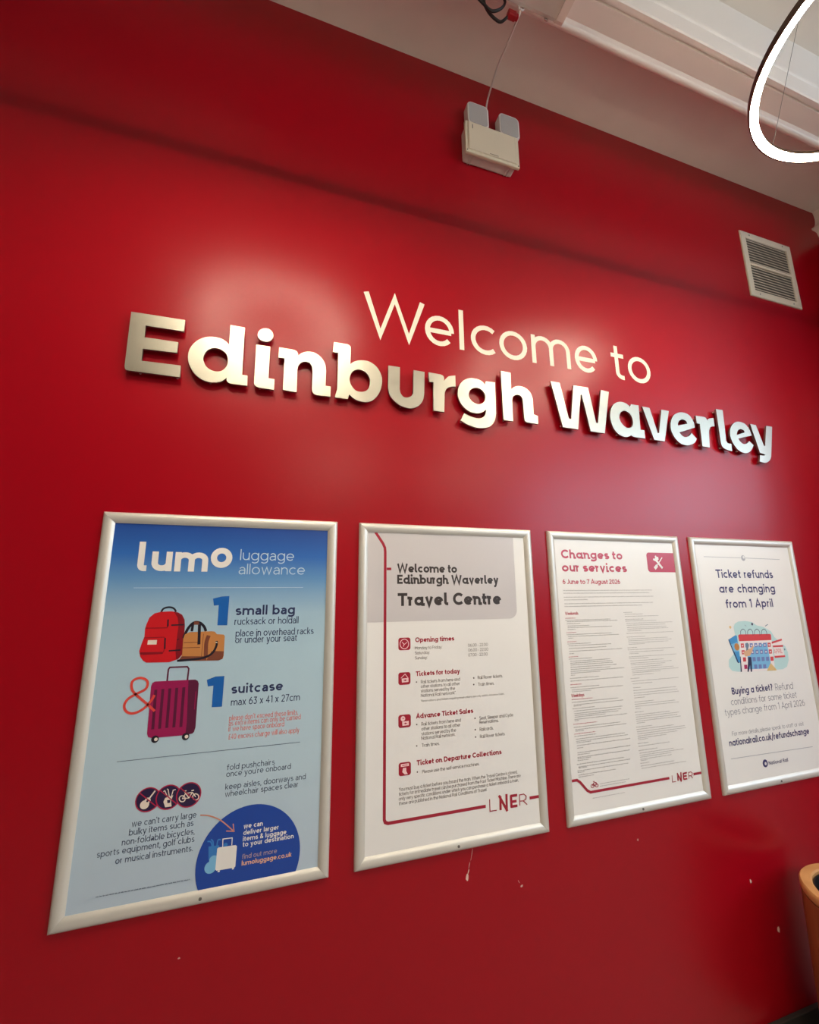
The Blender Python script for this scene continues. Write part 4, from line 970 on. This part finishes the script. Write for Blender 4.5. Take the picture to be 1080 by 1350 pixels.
for (ch, cts), lab in zip(LETTERS, ORD):
    rings = [[(x / 1000, z / 1000) for x, z in contour(c)] for c in cts]
    bm = bmesh.new()
    groups = [[r] for r in rings] if ch == 'i' else [rings]
    for g in groups:
        flat = [p for r in g for p in r]
        fv = [bm.verts.new((x, YF, z)) for x, z in flat]; bv = [bm.verts.new((x, YBK, z)) for x, z in flat]
        for t in tessellate_polygon([[Vector((x, z, 0)) for x, z in r] for r in g]):
            try:
                bm.faces.new([fv[i] for i in t]).material_index = 0; bm.faces.new([bv[i] for i in reversed(t)]).material_index = 1
            except ValueError: pass
        k = 0
        for r in g:
            n = len(r)
            for i in range(n):
                j = (i + 1) % n
                bm.faces.new((fv[k + i], fv[k + j], bv[k + j], bv[k + i])).material_index = 1
            k += n
    bmesh.ops.recalc_face_normals(bm, faces=bm.faces[:])
    o = obj('raised_letter', bm, [SIGNM, SIGNS]); tag(o, 'brushed metal ' + lab, 'sign letter', 'raised metal letters of the sign')
    # standoff pins between the letter and the wall
    xs = [p[0] for r in rings for p in r]; zs = [p[1] for r in rings for p in r]; cand = []
    for i in range(1, 24):
        for j in range(1, 24):
            p = (min(xs) + (max(xs) - min(xs)) * i / 24, min(zs) + (max(zs) - min(zs)) * j / 24)
            if sum(inside(p, r) for r in rings) == 1:
                c = clear(p, rings)
                if c > 0.0085: cand.append(p)
    if not cand: cand = [((min(xs) + max(xs)) / 2, (min(zs) + max(zs)) / 2)]
    lo = min(cand, key=lambda p: p[1] + 0.2 * p[0]); hi = max(cand, key=lambda p: p[1] - 0.3 * p[0]); far = max(cand, key=lambda p: (Vector(p) - Vector(lo)).length * 0.5 + (Vector(p) - Vector(hi)).length)
    for p in (lo, hi, far):
        bm = bmesh.new(); cyl(bm, (p[0], 0.0, p[1]), (p[0], YBK + .0005, p[1]), .0042, 12); child('standoff_pin', bm, ALU, o, True)

# ------------------------------------------------------------------ flat vinyl lettering
VL = ['flat cream capital W above the metal letters b and u', 'flat cream letter e after the thin capital W', 'flat cream letter l before the c of the upper line', 'flat cream letter c after the l of the upper line', 'flat cream letter o between the c and the m of the upper line',
      'flat cream letter m above the metal letters g and h', 'flat cream letter e that ends the first word of the upper line', 'flat cream letter t of the short second word, with a crossbar', 'flat cream letter o that ends the upper line']
for (ch, x0, x1, z0, z1), lab in zip(VINYLS, VL):
    w = .155; W, S_, D_ = glyph(ch, w, 'geo')
    nat = {'W': 1.42, 'l': 1.45, 't': 1.30}.get(ch, 1.0)
    sx = (x1 - x0) / W / 1000; sz = (z1 - z0) / nat / 1000; bm = bmesh.new(); y = -0.0008
    for pts, cl in S_:
        ribbon(bm, [(x0 / 1000 + p[0] * sx, z0 / 1000 + p[1] * sz) for p in pts], .0212, y, 0, cl); y -= .00003
    bmesh.ops.recalc_face_normals(bm, faces=bm.faces[:])
    for f in bm.faces:
        if f.normal.y > 0: f.normal_flip()
    tag(obj('vinyl_letter', bm, VINYL), lab, 'sign letter', 'flat vinyl letters of the sign')

# ------------------------------------------------------------------ framed posters
FW_, FH, RW = 0.6925, 1.073, 0.0325
PAPER = mat('poster_paper', (238, 235, 231), 0.33)
def gradient_paper():
    m = mat('blue_fading_paper', (160, 190, 205), 0.30); nt = m.node_tree; b = nt.nodes['Principled BSDF']
    tc = nt.nodes.new('ShaderNodeTexCoord'); sp = nt.nodes.new('ShaderNodeSeparateXYZ'); mr = nt.nodes.new('ShaderNodeMapRange'); cr = nt.nodes.new('ShaderNodeValToRGB')
    nt.links.new(tc.outputs['Object'], sp.inputs[0]); nt.links.new(sp.outputs['Z'], mr.inputs['Value'])
    mr.inputs['From Min'].default_value = 0.905; mr.inputs['From Max'].default_value = 1.915
    nt.links.new(mr.outputs[0], cr.inputs[0]); nt.links.new(cr.outputs[0], b.inputs['Base Color'])
    e = cr.color_ramp.elements
    stops = [(0, (186, 202, 216)), (.30, (186, 208, 220)), (.62, (176, 204, 218)), (.73, (164, 194, 212)), (.79, (134, 172, 204)), (.84, (98, 148, 198)), (.91, (50, 106, 184)), (1, (36, 74, 150))]
    e[0].position = 0; e[0].color = (*lin(stops[0][1]), 1); e[1].position = 1; e[1].color = (*lin(stops[-1][1]), 1)
    for p, c in stops[1:-1]:
        q = e.new(p); q.color = (*lin(c), 1)
    return m
INK = dict(white=(236, 232, 226), pale=(190, 214, 232), blue=(24, 98, 178), navy=(46, 56, 96), coral=(226, 128, 120), coralred=(226, 76, 66), slate=(74, 86, 110), ink=(34, 28, 42), red=(206, 26, 36), darkred=(136, 18, 32),
           cream=(238, 222, 206), tan=(198, 132, 74), brown=(126, 70, 52), plum=(92, 22, 58), magenta=(158, 24, 84), rose=(178, 30, 70), inknavy=(40, 24, 66), royal=(26, 70, 160), salmon=(214, 138, 110), sky=(58, 128, 200),
           skylight=(126, 188, 226), sand=(190, 160, 146), peach=(238, 182, 140), grey=(206, 200, 200), char=(58, 50, 48), crimson=(166, 26, 50), pink=(244, 206, 206), brown2=(112, 100, 94), crimson3=(186, 44, 70), grey3=(172, 168, 166), grey3d=(150, 145, 142),
           indigo=(54, 50, 104), grey4=(176, 176, 180), paper4=(230, 228, 224), grey5=(150, 148, 158), mint=(190, 222, 222), azure=(70, 150, 208), navy4=(48, 54, 86), white4=(240, 230, 228), red4=(214, 70, 76), peri=(116, 132, 190),
           magenta4=(176, 40, 96), tanlight=(222, 176, 140), slate4=(110, 130, 150), sand4=(232, 196, 132))
def ink(n): return mat('print_' + n, INK[n], 0.33)
X0 = {1: .0732, 2: .8418, 3: 1.6115, 4: 2.374}; ZB = .8745
LAB = {1: 'leftmost framed poster, blue fading to pale, with red backpack and suitcase', 2: 'framed poster with grey heading panel and red route line down its left side',
       3: 'framed white poster packed with tiny grey timetable text under a red heading', 4: 'rightmost framed poster with purple heading and small calendar illustration'}
rnd = random.Random(11)
for k in (1, 2, 3, 4):
    x0, x1, z0, z1 = X0[k], X0[k] + FW_, ZB, ZB + FH
    t = empty('poster_frame', (x0 + FW_ / 2, 0, z0), LAB[k], 'poster', 'snap framed posters in a row')
    pr = [(0, 0), (0, .0055), (.0012, .0085), (.004, .0112), (.009, .0128), (.0145, .0132), (.021, .0122), (.027, .0092), (.0310, .0058), (RW, .0050), (RW, .0)]
    P4 = [(x0, z0), (x1, z0), (x1, z1), (x0, z1)]; inn = [(1, 1), (-1, 1), (-1, -1), (1, -1)]
    for e in range(4):
        bm = bmesh.new(); (ax, az), (bx, bz) = P4[e], P4[(e + 1) % 4]; ia, ib = inn[e], inn[(e + 1) % 4]
        d = Vector((bx - ax, bz - az)).normalized() * 0.0003
        A = [bm.verts.new((ax + ia[0] * s + d.x, -q, az + ia[1] * s + d.y)) for s, q in pr]; Bv = [bm.verts.new((bx + ib[0] * s - d.x, -q, bz + ib[1] * s - d.y)) for s, q in pr]
        n = len(pr)
        for i in range(n): bm.faces.new((A[i], A[(i + 1) % n], Bv[(i + 1) % n], Bv[i]))
        bm.faces.new(A); bm.faces.new(Bv[::-1]); bmesh.ops.recalc_face_normals(bm, faces=bm.faces[:])
        child('frame_rail', bm, ALU, t, True)
    bm = bmesh.new(); sx = {1: .419, 2: 1.185, 3: 1.949, 4: 2.711}[k]
    cyl(bm, (sx, -.010, z0 + .0155), (sx, -.0142, z0 + .0155), .0042, 14); child('lock_screw', bm, STEEL, t, True)
    sheet = child('poster_sheet', B(x0 + .02, x1 - .02, -.0036, -.001, z0 + .02, z1 - .02), gradient_paper() if k == 1 else PAPER, t)
    groups = {}
    for n_, it in enumerate(PRINT[k]): groups.setdefault((it[1], n_ if it[0] == 't' else -1), []).append((n_, it))
    for (g, _), items in groups.items():
        bm = bmesh.new(); names = []
        def mi(nm):
            if nm not in names: names.append(nm)
            return names.index(nm)
        for n_, it in items:
            y = -.0040 - n_ * (.0000085 if k != 3 else .000004); kind = it[0]; m_ = mi(it[2])
            w = lambda p: (x0 + p[0] / 1000, z0 + p[1] / 1000)
            if kind == 't':
                _, _, _, s, u, v, wid, xh, wt, st = it
                text(bm, s, x0 + u / 1000, z0 + v / 1000, wid / 1000, xh / 1000, wt, st, y, m_)
            elif kind == 'p': poly(bm, [w(p) for p in it[3]], y, m_)
            elif kind == 's':
                pts = [w(p) for p in it[4]]
                if it[6]: pts = smooth2(pts)
                ribbon(bm, pts, it[3] / 1000, y, m_, bool(it[5]))
            elif kind == 'c': disc(bm, x0 + it[3] / 1000, z0 + it[4] / 1000, it[5] / 1000, y, m_, 28)
            elif kind == 'clip':
                cx, cz, r = it[3:6]; a0 = math.degrees(math.asin((27 - cz) / r))
                poly(bm, [w(p) for p in arc(cx, cz, r, r, a0, 180 - a0, 48)], y, m_)
            elif kind == 'panel':
                a, b, c_, d_, r = it[3:8]; cor = {0: 'b', 1: 'abcd', 2: 'ad'}[it[8] if len(it) > 8 else 0]
                poly(bm, [w(p) for p in rrect(a, b, c_, d_, r, cor)], y, m_)
            elif kind == 'greek':
                u, v, L_, h_ = it[3:7]; p = 0
                while p < L_ - 1:
                    q = min(rnd.uniform(3, 11), L_ - p); xx = p
                    while xx < p + q - .5:      # unreadably small words: upright strokes and a few tall ones
                        hh = h_ * (1.4 if rnd.random() < .22 else 1.0)
                        ribbon(bm, [w((u + xx, v)), w((u + xx, v + hh * .62))], .00075, y, m_); xx += rnd.uniform(1.25, 1.6)
                    ribbon(bm, [w((u + p, v + h_ * .3)), w((u + p + q, v + h_ * .3))], .00062, y - .000001, m_)
                    p += q + 1.8
        for f in bm.faces: f.normal_update()
        for f in bm.faces:
            if f.normal.y > 0: f.normal_flip()
        child('printed_' + g, bm, [ink(q) for q in names], sheet)

def rounded_block(bm, ring, y0, y1, c):
    """a slab with the outline ring (x, z) from y0 (front, edge eased by c) to y1"""
    cx = sum(p[0] for p in ring) / len(ring); cz = sum(p[1] for p in ring) / len(ring)
    def lay(y, d):
        out = []
        for x, z in ring:
            v = Vector((x - cx, z - cz)); L_ = v.length; v = v * ((L_ - d) / L_); out.append(bm.verts.new((cx + v.x, y, cz + v.y)))
        return out
    ls = [lay(y0, c), lay(y0 + c * .3, c * .3), lay(y0 + c, 0), lay(y1, 0)]; n = len(ring)
    for a, b in zip(ls, ls[1:]):
        for i in range(n): bm.faces.new((a[i], a[(i + 1) % n], b[(i + 1) % n], b[i]))
    bm.faces.new(ls[0]); bm.faces.new(ls[-1][::-1]); bmesh.ops.recalc_face_normals(bm, faces=bm.faces[:])

# ------------------------------------------------------------------ twin-head emergency light
t = empty('emergency_light', (1.425, 0, 3.672), 'ivory emergency light box with two square lamp heads, high on the red wall', 'emergency light')
bm = bmesh.new(); box(bm, 1.297, 1.553, -.050, 0, 3.662, 3.818, bev=.008)
for x in (1.322, 1.335, 1.515, 1.528): box(bm, x - .0018, x + .0018, -.046, -.004, 3.658, 3.668)
child('housing', bm, PINKW, t)
bm = bmesh.new(); box(bm, 1.289, 1.567, -.062, -.047, 3.655, 3.828, bev=.004); box(bm, 1.3035, 1.5525, -.0665, -.060, 3.6695, 3.8215, bev=.0015); box(bm, 1.308, 1.3105, -.0675, -.060, 3.674, 3.818, bev=.0008); box(bm, 1.5455, 1.548, -.0675, -.060, 3.674, 3.818, bev=.0008)
lid = child('lid', bm, IVORY, t)
for x, z in ((1.297, 3.663), (1.559, 3.663)):
    bm = bmesh.new(); cyl(bm, (x, -.060, z), (x, -.0632, z), .0028, 12); child('screw', bm, DARKP, lid)
bm = bmesh.new(); box(bm, 1.3235, 1.3265, -.0672, -.066, 3.786, 3.808); child('indicator', bm, DARKP, lid)
bm = bmesh.new(); box(bm, 1.408, 1.452, -.0671, -.066, 3.6735, 3.6765); child('printed_mark', bm, mat('grey_print', (120, 108, 92), 0.5), lid)
for xa, xb, tl in ((1.312, 1.422, 0.0), (1.478, 1.588, 0.0)):
    bm = bmesh.new(); rounded_block(bm, rrect(xa, 3.838, xb, 3.968, .024), -.050, -.012, .004)
    hd = child('lamp_head', bm, PINKW, t, True)
    bm = bmesh.new(); rounded_block(bm, rrect(xa + .008, 3.846, xb - .008, 3.960, .017), -.0512, -.046, .001)
    child('lens', bm, LENS, hd)
    bm = bmesh.new(); cyl(bm, ((xa + xb) / 2, -.03, 3.81), ((xa + xb) / 2, -.03, 3.845), .014, 16); child('swivel', bm, PINKW, hd, True)

# ------------------------------------------------------------------ batten light under the beam, its cables
t = empty('batten_light', (0.95, -.48, 4.0), 'clear plastic batten light under the white beam at the top edge', 'ceiling light')
child('gear_tray', B(.36, 1.530, -.535, -.425, 3.985, 4.001, bev=.003), PINKW, t)
CLR = mat('clear_polycarbonate', (232, 226, 218), 0.12, trans=0.0); CLR.node_tree.nodes['Principled BSDF'].inputs['Alpha'].default_value = .42
bm = bmesh.new(); extr(bm, [(-.537, 3.992), (-.537, 3.940), (-.532, 3.922), (-.520, 3.914), (-.437, 3.914), (-.424, 3.921), (-.419, 3.940), (-.419, 3.992)], 'x', .355, 1.520)
child('clear_cover', bm, CLR, t)
child('led_strip', B(.40, 1.47, -.50, -.462, 3.978, 3.984), mat('unlit_led_strip', (226, 222, 206), .4), t)
bm = bmesh.new(); extr(bm, [(-.539, 3.996), (-.539, 3.938), (-.533, 3.919), (-.520, 3.911), (-.436, 3.911), (-.422, 3.918), (-.417, 3.938), (-.417, 3.996)], 'x', 1.512, 1.545)
child('end_cap', bm, mat('clear_end_plastic', (226, 214, 202), .15), t)
child('clip', B(1.470, 1.484, -.423, -.4165, 3.918, 3.99, bev=.002), mat('steel_clip', (190, 188, 182), .25, metal=1.0), t)
child('label_strip', B(1.30, 1.37, -.4192, -.4180, 3.950, 3.962), mat('white_label', (230, 224, 214), .4), t)
bm = bmesh.new(); tube(bm, [(1.364 + .011 * math.cos(a), -.4215, 3.918 + .011 * math.sin(a)) for a in [R(30 * k) for k in range(12)]], .003, 8, closed=True)
child('cable_gland', bm, PINKW, t, True)
bm = bmesh.new(); box(bm, 1.316, 1.352, -.412, -.388, 3.890, 3.915, bev=.005); box(bm, 1.350, 1.362, -.409, -.391, 3.894, 3.911, bev=.003)
plug = tag(obj('cable_connector', bm, REDP), 'red plastic cable connector beside the clear batten light', 'connector')
bm = bmesh.new()
tube(bm, crom([(1.10, -.40, 3.99), (1.17, -.392, 3.95), (1.215, -.388, 3.925), (1.253, -.39, 3.898), (1.290, -.40, 3.915), (1.305, -.405, 3.95), (1.285, -.402, 3.985), (1.245, -.395, 3.975), (1.225, -.385, 3.945), (1.243, -.378, 3.915), (1.275, -.376, 3.893), (1.300, -.38, 3.885), (1.322, -.398, 3.898)], 8), .0052, 8)
tag(obj('power_cable', bm, BLACK), 'looped black cable plugged into the red connector beside the batten light', 'cable')
bm = bmesh.new(); tube(bm, crom([(1.364, -.4205, 3.918), (1.364, -.40, 3.908)] + CORD, 8), .0042, 8)
tag(obj('supply_cable', bm, PINKW, smooth=True), 'thin white cable from the batten light down to the emergency light', 'cable')

# ------------------------------------------------------------------ air vent
t = empty('air_vent', (3.332, 0, 3.383), 'white louvred air vent high at the right end of the red wall', 'vent')
VX0, VX1, VZ0, VZ1 = 3.112, 3.551, 3.383, 3.825
bm = bmesh.new(); fwid = .043
pr = [(0, 0), (0, .005), (.004, .0085), (fwid - .004, .0085), (fwid, .006), (fwid, 0)]
P4 = [(VX0, VZ0), (VX1, VZ0), (VX1, VZ1), (VX0, VZ1)]; inn = [(1, 1), (-1, 1), (-1, -1), (1, -1)]
lo = [[bm.verts.new((px + i[0] * s, -q, pz + i[1] * s)) for s, q in pr] for (px, pz), i in zip(P4, inn)]
for e in range(4):
    A, Bv = lo[e], lo[(e + 1) % 4]
    for i in range(len(pr) - 1): bm.faces.new((A[i], A[i + 1], Bv[i + 1], Bv[i]))
bmesh.ops.recalc_face_normals(bm, faces=bm.faces[:])
child('frame', bm, IVORY, t)
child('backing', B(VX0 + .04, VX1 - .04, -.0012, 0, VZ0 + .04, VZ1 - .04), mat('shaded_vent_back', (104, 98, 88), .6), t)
bm = bmesh.new(); n = 19
for i in range(n):
    z = VZ0 + fwid + .004 + (VZ1 - VZ0 - 2 * fwid - .008) * (i + .5) / n
    if i in (9,): 
        box(bm, VX0 + fwid - .003, VX1 - fwid + .003, -.0075, -.001, z - .0078, z + .0078); continue
    v = [bm.verts.new(p) for p in ((VX0 + fwid - .003, -.0078, z - .0082), (VX1 - fwid + .003, -.0078, z - .0082), (VX1 - fwid + .003, -.0014, z + .0040), (VX0 + fwid - .003, -.0014, z + .0040))]
    w_ = [bm.verts.new((q.co.x, q.co.y - .0008, q.co.z + .0009)) for q in v]
    bm.faces.new(v); bm.faces.new(w_[::-1])
    for a in range(4): bm.faces.new((v[a], v[(a + 1) % 4], w_[(a + 1) % 4], w_[a]))
bmesh.ops.recalc_face_normals(bm, faces=bm.faces[:])
child('louvre_panel', bm, IVORY, t)
for x, z in ((VX0 + .075, VZ0 + .02), (VX1 - .075, VZ0 + .02), (VX0 + .075, VZ1 - .02), (VX1 - .075, VZ1 - .02)):
    bm = bmesh.new(); cyl(bm, (x, -.008, z), (x, -.0098, z), .0042, 12); child('screw', bm, STEEL, t)

# ------------------------------------------------------------------ wooden bin
def wood(name, a, b, sc=(1, 1, 1), rough=.4):
    m = mat(name, a, rough); nt = m.node_tree; bs = nt.nodes['Principled BSDF']
    tc = nt.nodes.new('ShaderNodeTexCoord'); mp = nt.nodes.new('ShaderNodeMapping'); mp.inputs['Scale'].default_value = sc
    n = nt.nodes.new('ShaderNodeTexNoise'); n.inputs['Scale'].default_value = 9; n.inputs['Detail'].default_value = 6; n.inputs['Distortion'].default_value = .8
    cr = nt.nodes.new('ShaderNodeValToRGB'); cr.color_ramp.elements[0].color = (*lin(a), 1); cr.color_ramp.elements[1].color = (*lin(b), 1); cr.color_ramp.elements[0].position = .3; cr.color_ramp.elements[1].position = .7
    nt.links.new(tc.outputs['Object'], mp.inputs[0]); nt.links.new(mp.outputs[0], n.inputs['Vector']); nt.links.new(n.outputs['Fac'], cr.inputs[0]); nt.links.new(cr.outputs[0], bs.inputs['Base Color']); return m
BX, BY, BR, BZ = 2.712, -.267, .206, .60
t = empty('waste_bin', (BX, BY, 0), 'round wooden bin with pale rim at the lower right', 'bin')
bm = bmesh.new(); lathe(bm, [(0, 0.0), (BR + .004, 0.0), (BR + .006, .04), (BR - .001, BZ - .036), (BR - .02, BZ - .036), (BR - .02, .05), (0, .05)], BX, BY, 72, closed=False)
child('body', bm, wood('brown_wood', (146, 84, 50), (170, 104, 64), (2, 2, .25)), t, True)
bm = bmesh.new(); lathe(bm, [(BR - .008, BZ - .033), (BR - .002, BZ - .031), (BR, BZ - .026), (BR, BZ - .006), (BR - .005, BZ), (BR - .034, BZ), (BR - .039, BZ - .005), (BR - .039, BZ - .033)], BX, BY, 72)
child('rim', bm, wood('pale_oak', (196, 140, 84), (216, 164, 106), (1, 1, 1), .5), t, True)
bm = bmesh.new(); lathe(bm, [(BR - .042, BZ - .012), (BR - .042, .08), (0, .08), (0, .086), (BR - .046, .086), (BR - .046, BZ - .012)], BX, BY, 48)
child('liner', bm, BLACK, t, True)
